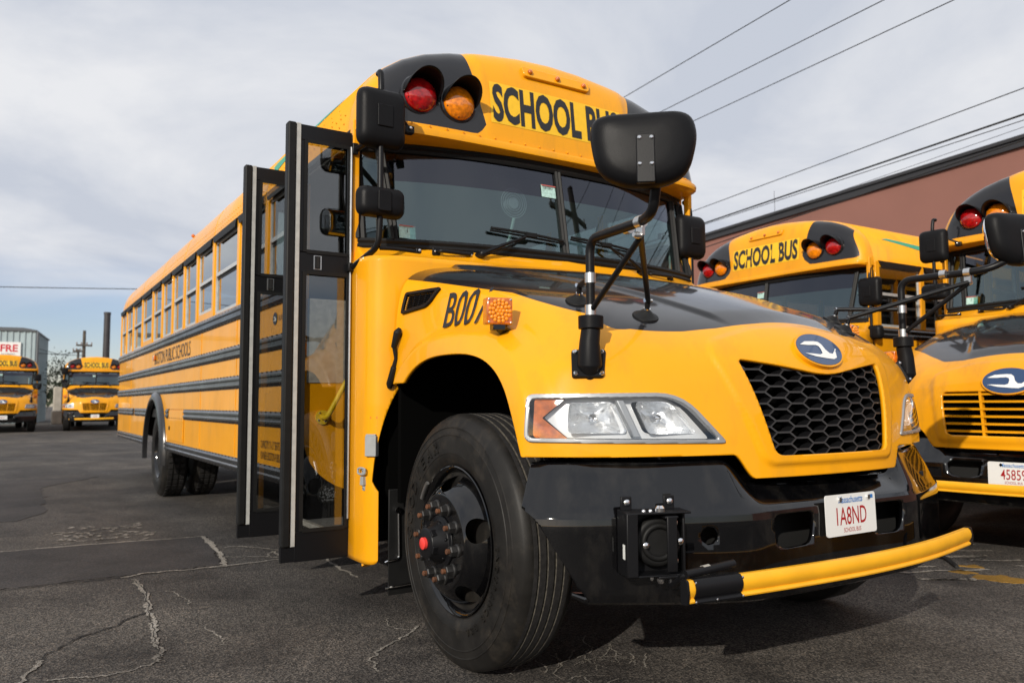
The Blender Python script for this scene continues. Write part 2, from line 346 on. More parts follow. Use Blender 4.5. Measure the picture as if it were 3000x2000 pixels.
def hood_surface(level):
    r = [
     [(0,.72,1.805),(-.4,.72,1.797),(-.76,.72,1.777),(-1.055,.72,1.738),(-1.105,.72,1.58),(-1.115,.72,1.44),(-1.125,.72,1.30),(-1.125,.72,1.0),(-1.125,.72,.72)],
     [(0,.40,1.745),(-.4,.40,1.735),(-.76,.40,1.715),(-1.035,.40,1.675),(-1.075,.40,1.53),(-1.10,.40,1.42),(-1.125,.40,1.30),(-1.125,.40,1.0),(-1.125,.40,.72)],
     [(0,.05,1.655),(-.38,.05,1.645),(-.73,.05,1.625),(-.985,.05,1.59),(-1.035,.05,1.46),(-1.08,.05,1.37),(-1.125,.05,1.26),(-1.125,.05,1.0),(-1.125,.05,.72)],
     [(0,-.25,1.57),(-.36,-.25,1.56),(-.70,-.25,1.54),(-.935,-.25,1.515),(-1.005,-.25,1.40),(-1.07,-.25,1.31),(-1.125,-.25,1.20),(-1.125,-.25,1.0),(-1.125,-.25,.72)],
     [(0,-.52,1.485),(-.34,-.50,1.465),(-.65,-.47,1.445),(-.89,-.44,1.425),(-1.00,-.43,1.31),(-1.075,-.42,1.23),(-1.12,-.42,1.13),(-1.13,-.42,.98),(-1.13,-.42,.72)],
     [(0,-.775,1.40),(-.33,-.755,1.36),(-.60,-.705,1.32),(-.83,-.645,1.30),(-1.05,-.60,1.22),(-1.10,-.575,1.13),(-1.135,-.565,1.04),(-1.14,-.56,.95),(-1.14,-.56,.72)]]
    f = [
     [(0,-.865,1.275),(-.35,-.84,1.25),(-.62,-.785,1.22),(-.86,-.71,1.185)],
     [(0,-.91,1.15),(-.36,-.88,1.13),(-.64,-.81,1.09),(-.89,-.73,1.06)],
     [(0,-.935,1.0),(-.37,-.905,.99),(-.66,-.825,.97),(-.91,-.74,.965)],
     [(0,-.95,.72),(-.38,-.93,.72),(-.66,-.835,.72),(-.91,-.745,.72)]]
    V = []; F = []; idx = {}
    def vid(p):
        k = tuple(round(c, 5) for c in p)
        if k not in idx: idx[k] = len(V); V.append(p)
        return idx[k]
    def quad(a, b, c, d):
        F.append([vid(a), vid(b), vid(c), vid(d)]); m = lambda p: (-p[0], p[1], p[2])
        F.append([vid(m(d)), vid(m(c)), vid(m(b)), vid(m(a))])
    for j in range(5):
        for i in range(8): quad(r[j][i], r[j][i+1], r[j+1][i+1], r[j+1][i])
    fr = [[r[5][i] for i in range(4)]+[r[5][4]]]+[f[k]+[r[5][5+k]] for k in range(4)]
    for j in range(4):
        for i in range(4): quad(fr[j][i], fr[j][i+1], fr[j+1][i+1], fr[j+1][i])
    me = bpy.data.meshes.new('h'); me.from_pydata(V, [], F); bm = bmesh.new(); bm.from_mesh(me); bmesh.ops.recalc_face_normals(bm, faces=bm.faces); bm.to_mesh(me); bm.free()
    o = bpy.data.objects.new('h', me); COL.objects.link(o); md = o.modifiers.new('s', 'SUBSURF'); md.levels = level; md.render_levels = level
    dg = bpy.context.evaluated_depsgraph_get(); e = o.evaluated_get(dg).to_mesh()
    n = len(e.vertices); W = np.zeros(n*3); e.vertices.foreach_get('co', W); W = W.reshape(-1, 3); FF = [tuple(p.vertices) for p in e.polygons]
    o.evaluated_get(dg).to_mesh_clear(); bpy.data.objects.remove(o); bpy.data.meshes.remove(me)
    return W, FF
ARC = (0.06, 0.60, 0.60, 0.675, 2.6)
def archd(V):
    g = (np.abs((V[:,1]-ARC[0])/ARC[2])**ARC[4]+np.abs((V[:,2]-ARC[1])/ARC[3])**ARC[4])**(1/ARC[4])
    g = np.where(V[:,2] < ARC[1], np.abs((V[:,1]-ARC[0])/ARC[2]), g); return (g-1)*0.62
SHELL = rpoly([(-.50,1.305),(-.25,1.365),(0,1.385),(.25,1.365),(.50,1.305),(.53,1.24),(.38,.842),(-.38,.842),(-.53,1.24)], [.06,.02,.02,.02,.06,.05,.05,.05,.05])
GRILLE = rpoly([(-.43,1.235),(-.2,1.205),(0,1.172),(.2,1.205),(.43,1.235),(.335,.878),(-.335,.878)], [.03,.1,.12,.1,.03,.035,.035])
SLATG = rpoly([(-.45,1.135),(.45,1.135),(.41,.835),(-.41,.835)], .04)
HT = lambda V: np.stack([.84*-np.abs(V[:,0])-.54*V[:,1], V[:,2]], 1)
HLAMP = rpoly([(-.685,1.103),(-.145,1.106),(.022,.928),(-.695,.938)], [.025,.09,.02,.03])
HLAMPO = rpoly([(-.685,1.103),(-.25,1.106),(-.19,.938),(-.695,.938)], [.025,.05,.02,.03])
HLO_IN = rpoly([(-.668,1.083),(-.27,1.085),(-.225,.957),(-.677,.957)], [.018,.04,.012,.02])
HL_IN = rpoly([(-.672,1.090),(-.150,1.093),(-.008,.941),(-.682,.951)], [.018,.08,.012,.02])
VENT = rpoly([(.625,1.602),(.345,1.597),(.385,1.535),(.42,1.512),(.635,1.497)], .015)
VENT_IN = rpoly([(.61,1.588),(.37,1.584),(.398,1.545),(.425,1.526),(.62,1.511)], .01)
HOODC = {}
def hood_data(level, style):
    if (level, style) in HOODC: return HOODC[(level, style)]
    V, F = hood_surface(level); V = V.copy()
    d = archd(V); side = sstep(.85, 1.02, np.abs(V[:,0]))*sstep(.62, .5, -V[:,1])
    fl = 0.052*(1-sstep(.065, .13, d))*side; V[:,0] += np.sign(V[:,0])*fl
    xz = V[:, [0,2]]; front = sstep(-.5, -.62, V[:,1])
    sd = polysdf(xz, SHELL if style == 'hex' else SHELLO); V[:,1] -= 0.014*sstep(-.006, .012, sd)*front
    # speed ridges beside the crest, hood centre bulge
    xr = .34+.34*(V[:,1]+.65); top = sstep(.016, -.016, np.abs(V[:,0])-xr)*sstep(-.72, -.60, V[:,1]); V[:,2] += .016*top*sstep(1.2, 1.3, V[:,2])
    hs = polysdf(HT(V), HLAMP); V[:,1] -= 0.006*sstep(-.06, -.01, hs)*sstep(.0, .02, -hs+.02)*0
    HOODC[(level, style)] = (V, F); return V, F

def make_wheel(bus, x, y, sgn, rear, det):
    """x = outer sidewall plane, sgn = -1 on the door side"""
    R = 0.515; o = lambda a: sgn*(-a)
    g = []
    for c in (.085,.122,.158,.195): g += [(c-.005,R),(c-.004,R-.013),(c+.004,R-.013),(c+.005,R)]
    prof = [(.045,.288),(.03,.296),(.014,.315),(.005,.345),(.004,.352),(.002,.353),(.001,.39),(.002,.425),(.0,.427),(.0,.430),(.003,.432),(.006,.455),(.004,.457),(.004,.460),(.008,.462),(.017,.482),(.027,.497),(.033,.503),(.05,.5125),(.062,R)]+g+[(.22,R),(.25,.50),(.272,.46),(.28,.40),(.27,.33),(.24,.29)]
    n = 96 if det == 2 else 40
    wm = MB()
    if not rear:
        rim = [(.25,.285),(.05,.285),(.022,.300),(.014,.302),(.012,.297),(.02,.285),(.06,.272),(.10,.266)]
    else:
        rim = [(.25,.285),(.05,.285),(.022,.300),(.014,.302),(.012,.297),(.02,.285),(.06,.272),(.15,.262),(.15,.24)]
    wm.lathe(rim, (x, y, R), 'X', n, 0, -sgn*1)
    # disc with hand holes
    if not rear: dp = [(.10,.266),(.055,.262),(.012,.246),(-.020,.222),(-.040,.196),(-.046,.18),(-.046,.10)]
    else: dp = [(.15,.25),(.155,.22),(.16,.18),(.165,.09)]
    dpc = np.array([(p.x, p.y) for p in catmull([(a, b, 0) for a, b in dp], 6)])
    gv, gf = grid(120, len(dpc)-1, lambda u, v: (dpc[int(round(v*(len(dpc)-1)))][0], dpc[int(round(v*(len(dpc)-1)))][1], 2*math.pi*u))
    if not rear:
        ang = gv[:,2]; hv = np.full(len(gv), 9.0)
        for k in range(5):
            a0 = 2*math.pi*k/5+0.33; da = (ang-a0+math.pi) % (2*math.pi)-math.pi
            hv = np.minimum(hv, np.sqrt((da*.228/.047)**2+((gv[:,1]-.230)/.031)**2)-1)
        gv, gf, _ = clip(gv, gf, hv)
    wm.add([(x-sgn*a, y+r_*math.cos(t), R+r_*math.sin(t)) for a, r_, t in gv], gf, 0)
    wh = part('wheel', wm, ['gloss_black'], bus, smooth=50)
    tb = MB(); tb.lathe(prof, (x, y, R), 'X', n, 0, -sgn); k = len(tb.f)
    for i in range(k):
        seg = i//n; tb.m[i] = (2 if (seg-20) % 4 in (0, 2) and seg >= 20 and seg < 20+len(g) else 1) if 19 <= seg < 20+len(g) and not rear else 0
    if rear: tb.lathe(prof, (x-sgn*.34, y, R), 'X', n, 0, -sgn)
    part('tyre', tb, ['tyre_rubber', 'tread_rubber', 'groove_dust'], wh, smooth=35)
    if rear and det == 2:
        lg = MB()
        for q in range(2):
            for k in range(46):
                t = 2*math.pi*k/46
                for c in (.075, .14, .205):
                    lg.box((x-sgn*(c+q*.34), y+(R+.001)*math.cos(t), R+(R+.001)*math.sin(t)), (.045, .052, .012), Matrix.Rotation(t+math.pi/2, 3, 'X'))
        tag(part('tread_block', lg, 'tread_rubber', wh, smooth=0), kind='stuff')
    if det < 1: return
    hb = MB()
    if not rear:
        hb.lathe([(-.046,.105),(-.052,.105),(-.056,.085),(-.075,.078),(-.115,.062),(-.118,.055),(-.118,.0)], (x,y,R), 'X', 32, 0, -sgn)
        for k in range(6):
            t = math.pi*k/3+.3; hb.box((x+sgn*.092, y+.064*math.cos(t), R+.064*math.sin(t)), (.045,.03,.012), Matrix.Rotation(t+math.pi/2, 3, 'X'))
            hb.cyl((x+sgn*.056, y+.078*math.cos(t+.5), R+.078*math.sin(t+.5)), (x+sgn*.07, y+.078*math.cos(t+.5), R+.078*math.sin(t+.5)), .008, 8)
        part('hub', hb, 'satin_black', wh, smooth=35, bevel=.002)
        rc = MB(); rc.lathe([(-.118,.024),(-.130,.024),(-.133,.020),(-.133,0)], (x,y,R), 'X', 24, 0, -sgn); part('hub_plug', rc, 'red_cap', wh)
    else:
        hb.lathe([(.165,.10),(.08,.10),(.06,.09),(.055,.0)], (x,y,R), 'X', 32, 0, -sgn); part('hub', hb, 'iron', wh, smooth=35)
    a0 = -.046 if not rear else .165
    for k in range(10):
        t = 2*math.pi*k/10+.1; cy, cz = y+.143*math.cos(t), R+.143*math.sin(t); nb = MB()
        nb.lathe([(a0,.026),(a0-.006,.026),(a0-.010,.021)], (x,cy,cz), 'X', 16, 0, -sgn)
        nb.lathe([(a0-.006,.0225),(a0-.034,.0215),(a0-.038,.0185),(a0-.038,.0)], (x,cy,cz), 'X', 6, 0, -sgn)
        nb.lathe([(a0-.034,.0105),(a0-.050,.0105),(a0-.052,.008),(a0-.052,0)], (x,cy,cz), 'X', 10, 1, -sgn)
        part('lug_nut', nb, ['iron', 'rust'], wh, smooth=30)
    if not rear and det == 2:
        wt = MB(); pts = [(x+sgn*.004, y+.300*math.cos(t), R+.300*math.sin(t)) for t in np.linspace(.50, .80, 8)]; wt.tube(pts, .009, 8); part('balance_weight', wt, 'aluminium', wh)
        lt = MB()
        def ring(s, r0, a_mid, h, bold, step, mirror=False):
            wd = []; items = []
            for ch in s:
                if ch == ' ': wd.append(None); continue
                v, f = text2d(ch, h, 1.0, bold); items.append((v, f)); wd.append(len(items)-1)
            tot = len(s)*step; a = a_mid+tot/2/r0
            for i, q in enumerate(wd):
                if q is None: continue
                v, f = items[q]; ac = a_mid+(tot/2-(i+.5)*step)/r0
                P = []
                for (b, c) in v:
                    rr = r0+c; ta = ac-b/r0
                    P.append((x+sgn*(.0045), y-rr*math.cos(ta), R+rr*math.sin(ta)))
                nv = len(P); P2 = [(p[0]-sgn*.010, p[1], p[2]) for p in P]
                lt.add(P, f)
                lt.add(P+P2, [(e[0], e[1], e[1]+nv, e[0]+nv) for e in bedges(f)])
        ring('GOODYEAR', .368, R_(147), .052, .012, .066)
        ring('ENDURANCE RSA', .352, R_(-32), .026, .006, .036)
        part('lettering', lt, 'tyre_rubber', wh, smooth=0)
def bedges(F):
    from collections import Counter
    c = Counter(); od = {}
    for f in F:
        for i in range(len(f)):
            e = (f[i], f[(i+1) % len(f)]); k = (min(e), max(e)); c[k] += 1; od[k] = e
    return [od[k] for k, n in c.items() if n == 1]

def lamp(bus, x, z, kind, det):
    y0 = float(hdr_y(x, z)); n = 28 if det == 2 else 14
    b = MB(); b.lathe([(-.012,.108),(.004,.112),(.012,.108),(.016,.098),(.0,.096)], (x, y0, z), 'Y', n, 0, -1)
    h = part('lamp_housing', b, 'black_paint', bus)
    l = MB(); l.lathe([(.012,.094),(.022,.093),(.030,.088),(.046,.07),(.056,.045),(.061,.02),(.062,0)], (x, y0, z), 'Y', n, 0, -1)
    part('lens', l, kind, h)
    if det == 2:
        sc = MB()
        for k in range(6):
            t = math.pi*k/3+.4; sc.sphere((x+.084*math.cos(t), y0-.03, z+.084*math.sin(t)), .005, 8, 4, 0, (1,1,1), '-Y')
        part('screw', sc, 'satin_black', h)
    v = MB(); m = 24
    def vp(u, t):
        a = R_(-6)+R_(192)*u; s_ = math.sin(max(0, min(1, u))*math.pi)**0.6; ln = .012+.145*s_
        rr = .104+.002*t*s_
        return (x+rr*math.cos(a), y0-.0-ln*t, z+rr*math.sin(a)+.004*t*s_)
    gv, gf = grid(m, 6, vp); v.add(gv, gf)
    part('visor', v, 'satin_black', h, solid=.004, smooth=60)
def hdr_yf(x): return 0.855+0.26*(1-np.maximum(0, 1-(np.minimum(np.abs(x), 1.2199)/1.22)**4.5)**(1/4.5))
def hdr_y(x, z):
    H = roofz(x)-2.50; s = np.clip((z-2.50)/np.maximum(H, .02), 0, .9999)
    return hdr_yf(x)+0.05*s+0.22*(1-(1-s**4.5)**(1/4.5))

def make_bus(label, group, loc, rz, det=2, grille='hex', plate='1A8ND', fleet=None, open_door=False, paint='yellow', gate=True, old=False):
    B = empty('school_bus', loc, rz); tag(B, label, 'bus', group)
    P = lambda *a, **k: part(*a, **k)
    Y = paint
    # ---------------- roof, walls
    rb = MB(); st = [(1.09,1.0),(4,1.0),(8,1.0),(10.95,1.0),(11.12,.992),(11.22,.975),(11.29,.945),(11.315,.90)]
    rb.sweep([(p[0], p[1]-2.0) for p in ROOFL], [((0,yy,2.0),(s,0,0),(0,0,s)) for yy, s in st], closed=False)
    roof = P('roof', rb, [Y], B, solid=.03, smooth=50)
    if det >= 1:
        for yy in ([2.65,4.36,5.76,7.15,8.81,10.5] if det == 2 else [2.65,5.08,7.89]):
            ri = MB(); ri.sweep([(p[0]*1.0012, (p[1]-2.0)*1.0012) for p in ROOFL], [((0,yy-.02,2.0),(1,0,0),(0,0,1)),((0,yy+.02,2.0),(1,0,0),(0,0,1))], closed=False)
            P('roof_rib', ri, [Y], roof, solid=.003, smooth=50)
        hl = MB(); hl.sweep([(p[0]*.965, (p[1]-2.0)*.95) for p in ROOFL], [((0,1.16,2.0),(1,0,0),(0,0,1)),((0,11.2,2.0),(1,0,0),(0,0,1))], closed=False); P('headliner', hl, 'ceiling_white', roof, smooth=50)
    y0r = 1.93 if True else 1.03
    for s in (-1, 1):
        y0 = (1.93 if open_door else 1.03) if s < 0 else 1.03
        wb = MB()
        # side sheet with rear wheel opening
        gv, gf = grid(170 if det == 2 else 60, 40 if det == 2 else 16, lambda u, v: (s*1.22, y0+(11.24-y0)*u, .60+(1.84-.60)*v))
        d = np.sqrt(((gv[:,1]-7.34)/.66)**2+((gv[:,2]-.50)/.64)**2)-1
        gv, gf, _ = clip(gv, gf, d); wb.add(gv, gf)
        wall = P('side_panel', wb, [Y], B, smooth=30)
        q = MB(); q.bb(s*1.15, s*1.175, 1.98, 11.2, 1.0, 1.835); P('inner_panel', q, 'interior_grey', wall)
        # seams and hatch
        if det == 2 and s < 0:
            for (a, b, c, e) in [(5.57,6.43,.69,1.01)]:
                hm = MB(); hm.bb(s*1.222, s*1.229, a, b, c, e); ht = P('battery_hatch', hm, [Y], wall, bevel=.003)
                hm = MB(); hm.bb(s*1.229, s*1.236, 6.33, 6.37, .80, .84); P('latch', hm, 'satin_black', ht)
                hm = MB()
                for k in range(4): hm.cyl((s*1.229, 5.60, .74+k*.08), (s*1.234, 5.60, .74+k*.08), .008, 8)
                P('rivet', hm, [Y], ht)
            for yy in (3.46,4.8,9.76):
                sm = MB(); sm.bb(s*1.2205, s*1.2235, yy-.012, yy+.012, .68, 1.83); P('panel_seam', sm, [Y], wall)
        # rub rails
        prof = [(0,0),(.008,.0),(.012,.012),(.020,.022),(.020,.034),(.012,.044),(.012,.056),(.020,.066),(.020,.078),(.012,.088),(.008,.100),(0,.100)]
        rails = [(1.722,y0,11.26,1.1),(1.425,y0,11.26,1),(1.190,y0,11.26,1),(.922,y0,5.53,1),(.922,6.44,6.60,1),(.922,8.02,9.2,1),(.922,9.35,11.1,1),(.568,y0,6.70,1),(.568,8.05,11.1,1)]
        if det == 0: rails = rails[:3]
        for (z0, a, b, k) in rails:
            q = MB(); q.sweep([(u, w_*k) for u, w_ in prof], [((s*1.2205,a,z0),(s,0,0),(0,0,1)),((s*1.2205,b,z0),(s,0,0),(0,0,1))]); P('rub_rail', q, 'rail_black', B, smooth=25)
        # wheel arch trim
        q = MB(); path = []
        for t in np.linspace(R_(-8), R_(188), 40):
            c, sn = math.cos(t), math.sin(t); path.append(((s*1.222, 7.34+.66*c, .50+.64*sn), (s,0,0), (0,c,sn)))
        q.sweep([(0,-.02),(.05,-.02),(.058,-.005),(.05,.03),(.03,.075),(0,.085)], path); P('arch_trim', q, 'rail_black', B, smooth=50)
        if det == 2 and s < 0:
            rv = MB(); random.seed(3)
            for z0 in (1.722,1.425,1.190,.922,.568):
                for yy in np.arange(y0+.05, 6.5, .115):
                    rv.sphere((s*1.229, yy, z0+.006), .0065, 6, 3, 0, (1,1,1), 'X'); rv.sphere((s*1.229, yy, z0+.097), .0065, 6, 3, 0, (1,1,1), 'X')
            for v in rv.v: pass
            tag(P('rivets', rv, 'satin_black', wall, smooth=60), kind='stuff')
            rv = MB()
            for zz in (1.60,1.36,1.10,.80,.74,1.65):
                for yy in (3.46,4.8): rv.sphere((s*1.2225, yy, zz), .006, 6, 3, 0, (1,1,1), 'X')
            for yy in np.arange(1.15, 10.9, .07):
                for zz in (2.575, 2.625): rv.sphere((s*(1.2215 if zz < 2.6 else 1.2135), yy, zz), .0055, 6, 3, 0, (1,1,1), 'X')
            for yy in np.arange(1.25, 2.2, .13):
                for zz in (2.66, 2.70, 2.76): rv.sphere((s*np.interp(zz, [2.645,2.726,2.803],[1.206,1.18,1.133]), yy+.05*(zz == 2.70), zz), .0065, 6, 3, 0, (1,1,1), 'X')
            tag(P('roof_rivets', rv, [Y], roof, smooth=60), kind='stuff')
        # windows
        yb = YB if s < 0 else YBL
        for i, yy in enumerate(yb):
            if det == 0 and i % 2 and i > 2: continue
            q = MB(); q.bb(s*1.175, s*1.224, yy-.036, yy+.036, 1.83, 2.53); P('pillar', q, [Y], B, bevel=.004)
        for i in range(len(yb)-1):
            a, b = yb[i]+.036, yb[i+1]-.036; exitw = (i in (3, 8)) and s < 0; z0 = 1.90 if exitw else 1.842
            q = MB(); t = .028
            q.bb(s*1.18, s*1.205, a, b, z0, z0+t); q.bb(s*1.18, s*1.205, a, b, 2.49-t, 2.50); q.bb(s*1.18, s*1.206, a, a+t*.8, z0+t, 2.49-t); q.bb(s*1.18, s*1.206, b-t*.8, b, z0+t, 2.49-t)
            q.bb(s*1.183, s*1.21, a+t*.8, b-t*.8, 2.175, 2.205)
            q.bb(s*1.176, s*1.195, a+.03, b-.03, 2.148, 2.174, 1)
            fr = P('window', q, ['sash', 'rubber'], B)
            if exitw:
                q = MB(); q.bb(s*1.178, s*1.215, a, b, 1.842, 1.898); P('sill', q, [Y], fr)
            q = MB(); q.bb(s*1.188, s*1.192, a+t*.8, b-t*.8, z0+t, 2.148); P('pane', q, 'side_glass', fr, smooth=0)
            q = MB(); q.bb(s*1.194, s*1.198, a+t*.8, b-t*.8, 2.205, 2.49-t); P('pane', q, 'side_glass', fr, smooth=0)
            if det >= 1:
                q = MB(); q.prism([(a-.02,2.545),(b+.02,2.545),(b-.03,2.485),(a+.03,2.485)], lambda u, v, t_: (s*(1.19+.048*t_), u, v-.015*t_)); P('visor', q, 'rubber', fr, smooth=0)
    q = MB(); q.bb(-1.16, 1.16, 11.24, 11.28, .60, 2.75); P('rear_wall', q, [Y], B, bevel=.03)
    q = MB(); q.bb(-1.2, 1.2, 1.95, 11.2, .92, 1.02); q.bb(-.5, 1.2, 1.1, 1.95, .92, 1.02); P('floor', q, 'floor_black', B)
    q = MB(); q.bb(-.45, -.36, -.6, 11.0, .55, .82); q.bb(.36, .45, -.6, 11.0, .55, .82); q.bb(-1.1, 1.1, 3.2, 6.2, .60, .90); q.bb(-.2, .2, 2.0, 6.5, .5, .7); q.bb(-1.1, 1.1, 8.3, 11.1, .66, .9)  # frame rails, plus wide dark boxes added to block light under the bus
    q.cyl((-1.0,.06,.515),(1.0,.06,.515), .06, 12); q.cyl((-1.0,7.34,.515),(1.0,7.34,.515), .09, 12); q.sphere((0,7.34,.515), .22, 16, 10)
    q.bb(-.45,.45,-.72,.9,.62,1.05); q.bb(-.34,.34,-.70,-.60,.75,1.25)
    P('chassis_light_block', q, 'dull_black', B)
    # ---------------- front cap
    def hf(u, v):
        x = 1.2199*math.copysign(1-(1-abs(2*u-1))**1.3, 2*u-1) if False else 1.2199*math.sin((u-.5)*math.pi)
        a = v*math.pi/2; n_ = 4.5; s = math.sin(a)**(2/n_) if a > 0 else 0
        H = float(roofz(x))-2.50
        return (x, float(hdr_yf(x))+.05*min(1, s)+.22*(1-max(0, math.cos(a))**(2/n_)), 2.50+H*s)
    nu, nv = (120, 60) if det == 2 else (48, 24)
    gv, gf = grid(nu, nv, hf)
    # raised sign panel
    sp = polysdf(gv[:, [0,2]], rpoly([(-.495,2.57),(.495,2.57),(.575,3.2),(-.575,3.2)], .03)); gv[:,1] -= .016*sstep(-.012, .012, sp)
    ax = np.abs(gv[:,0]); inner = ax-(.488+.10*np.clip((gv[:,2]-2.55)/.45, 0, 1.2)); edge = np.minimum(1.165-ax, (roofz(gv[:,0])-.012)-gv[:,2]+.30*sstep(.5, .95, 1-ax)*1.0)
    low = gv[:,2]-(2.556)
    edge = np.minimum(edge, 1.06+.10*sstep(2.9, 2.55, gv[:,2])-ax)
    bl = np.minimum(np.minimum(inner, low), edge)
    a1, f1, _ = clip(gv, gf, -bl); a2, f2, _ = clip(gv, gf, bl)
    q = MB().add(a1, f1).add(a2, f2, 1)
    cap = P('front_cap', q, [Y, 'black_paint'], B, smooth=60)
    bv = BVHTree.FromPolygons([tuple(p) for p in gv], gf)
    # lower lip under the cap
    q = MB(); xs = np.linspace(-1.2199, 1.2199, 61)
    path = []
    for x in xs: path.append(((x, float(hdr_yf(x)), 2.50), (0,1,0), (0,0,1)))
    q.sweep([(-.022,.028),(-.028,.018),(-.024,-.012),(.0,-.022),(.05,-.03),(.16,-.03),(.16,-.01),(.01,.03)], path); P('cap_lip', q, [Y], cap, smooth=40)
    if det == 2:
        rv = MB()
        for x in np.linspace(-1.05, 1.05, 22): rv.sphere((x, float(hdr_yf(x))-.004, 2.547), .006, 6, 3, 0, (1,1,1), '-Y')
        P('rivet', rv, [Y], cap, smooth=60)
    V2, F2 = text2d('SCHOOL BUS', .215, .585, .036, space=1.0)
    V2[:,0] -= (V2[:,0].min()+V2[:,0].max())/2; V2[:,0] *= .92/(V2[:,0].max()-V2[:,0].min())
    bg_ = grid(24, 6, lambda u, v: (-.475+.95*u, -.02+.245*v, 0)); 
    pl = project(bg_[0][:, :2], bg_[1], (0,.3,2.655), (1,0,0), (0,0,1), (0,1,0), bv, .002); sg = P('sign_background', pl, 'reflective_yellow', cap)
    P('lettering', project(V2, F2, (0,.3,2.658), (1,0,0), (0,0,1), (0,1,0), bv, .0045), 'decal_black', sg, smooth=0)
    for s in (-1, 1):
        lamp(B, s*.896, 2.712, 'red_lens', det); lamp(B, s*.672, 2.705, 'amber_lens', det)
    if det >= 1:
        q = MB(); pts = rpoly([(-.235,2.950),(.235,2.950),(.25,3.012),(-.25,3.012)], .018)
        q.prism(pts, lambda a, b, t: (a, float(hdr_y(a, b))+.01-.045*t, b+.012*t)); mk = P('marker_bracket', q, [Y], B, bevel=.004)
        for x in (-.195, 0, .195):
            q = MB(); q.lathe([(0,.016),(.012,.015),(.018,.009),(.02,0)], (x, float(hdr_y(x, 2.983))-.033, 2.992), 'Y', 12, 0, -1); P('marker_lamp', q, 'amber_dark', mk)
    # ---------------- windshield
    def ws(x0, x1, z0, z1, n=24, off=0.0):
        return grid(n, 8, lambda u, v: (x0+(x1-x0)*u, float(yw(x0+(x1-x0)*u, z0+(z1-z0)*v))+off, z0+(z1-z0)*v))
    fm = MB()
    def bar(pts, w_, d_=.03): # flat black bars following the glass
        for (p0, p1) in zip(pts[:-1], pts[1:]): pass
    def hbar(z, hh, x0=-1.195, x1=1.195, dz=0.0):
        path = [((x, float(yw(x, z)), z), (0,1,0), (0,0,1)) for x in np.linspace(x0, x1, 41)]
        fm.sweep([(-.016,-hh/2),(-.022,-hh/4),(-.014,0),(-.022,hh/4),(-.016,hh/2),(.02,hh/2),(.02,-hh/2)], path)
    def vbar(x, z0, z1, ww, x1=None):
        x1 = x if x1 is None else x1
        path = [((x+(x1-x)*t, float(yw(x+(x1-x)*t, z0+(z1-z0)*t)), z0+(z1-z0)*t), (0,1,0), (1,0,0)) for t in np.linspace(0, 1, 5)]
        fm.sweep([(-.016,-ww/2),(-.024,-ww/4),(-.014,0),(-.024,ww/4),(-.016,ww/2),(.02,ww/2),(.02,-ww/2)], path)
    hbar(1.905, .055); hbar(2.452, .06); vbar(0, 1.93, 2.43, .044)
    for s in (-1, 1): vbar(s*1.175, 1.93, 2.43, .06); vbar(s*1.01, 1.93, 2.43, .045, s*1.055)
    frm = P('windshield_frame', fm, 'rubber', B, smooth=35)
    for s in (-1, 1):
        gv2, gf2 = ws(s*.02, s*1.03, 1.925, 2.26); P('pane', MB().add(gv2, gf2), 'windshield_glass', frm)
        gv2, gf2 = ws(s*.02, s*1.03, 2.26, 2.43); P('pane', MB().add(gv2, gf2), 'tint_band', frm)
        gv2, gf2 = ws(s*1.03, s*1.165, 1.925, 2.43, 6); P('pane', MB().add(gv2, gf2), 'windshield_glass', frm)
    # upper band between windshield and cap, corner posts
    q = MB(); xs = np.linspace(-1.21, 1.21, 41); q.sweep([(-.005,2.47),(.03,2.47),(.03,2.52),(-.005,2.52)], [((x, float(yw(min(1.19,abs(x)), 2.45)), 0), (0,1,0), (0,0,1)) for x in xs]); P('header_rail', q, 'rubber', B)
    for s in (-1, 1):
        q = MB(); q.bb(s*1.185, s*1.222, 1.005, 1.05, .31, 2.56); po = P('door_post' if s < 0 else 'cab_post', q, [Y], B, bevel=.006)
        if det == 2 and s < 0:
            q = MB()
            for zz in np.arange(.40, 2.4, .215): q.sphere((-1.2225, 1.025, zz), .007, 8, 4, 0, (1,1,1), 'X')
            P('rivet', q, [Y], po, smooth=60)
    # ---------------- cab front wall / cowl
    def cw(u, v):
        a = (u-.5)*math.pi; x = 1.2205*math.copysign(abs(math.sin(a))**(2/8), a); z = .30+1.50*v
        return (x, .70+.35*(1-max(0, math.cos(a))**(2/8)), z)
    gv, gf = grid(120 if det == 2 else 60, 60 if det == 2 else 24, cw)
    # curved lower edge and slanted front edge where the wheel well opens
    xa = np.abs(gv[:,0]); lowc = gv[:,2]-(.305+.0*xa)-.04*sstep(1.0, .70, gv[:,1])*0
    ylim = np.interp(gv[:,2], [.3,.66,.69,.80,1.15,1.30,1.9], [.752,.752,.775,.765,.72,.5,.5])
    keep = np.minimum(lowc, np.where(gv[:,2] > 1.66, 1.0, np.where(gv[:,2] > 1.28, xa-1.0, gv[:,1]-ylim)))
    a1, f1, _ = clip(gv, gf, keep)
    cowl = P('cowl', MB().add(a1, f1), [Y], B, smooth=60); md = cowl.modifiers.new('s','SOLIDIFY'); md.thickness = .012; md.offset = 0
    q = MB(); gt, ft = grid(80, 6, lambda u, v: (lambda x, a: (x*(1-.022*v), (.70+.35*(1-max(0, math.cos(a))**(2/8)))*(1-v)+(float(yw(min(abs(x),1.19), 1.9))-.015)*v, 1.80+.085*v-.02*math.sin(v*math.pi)))(1.2205*math.copysign(abs(math.sin((u-.5)*math.pi))**(2/8), u-.5), (u-.5)*math.pi))
    q.add(gt, ft); P('cowl_top', q, [Y], cowl, smooth=60)
    # dark firewall / wheel wells
    q = MB(); q.bb(-1.10, 1.10, .80, .86, .45, 1.72)
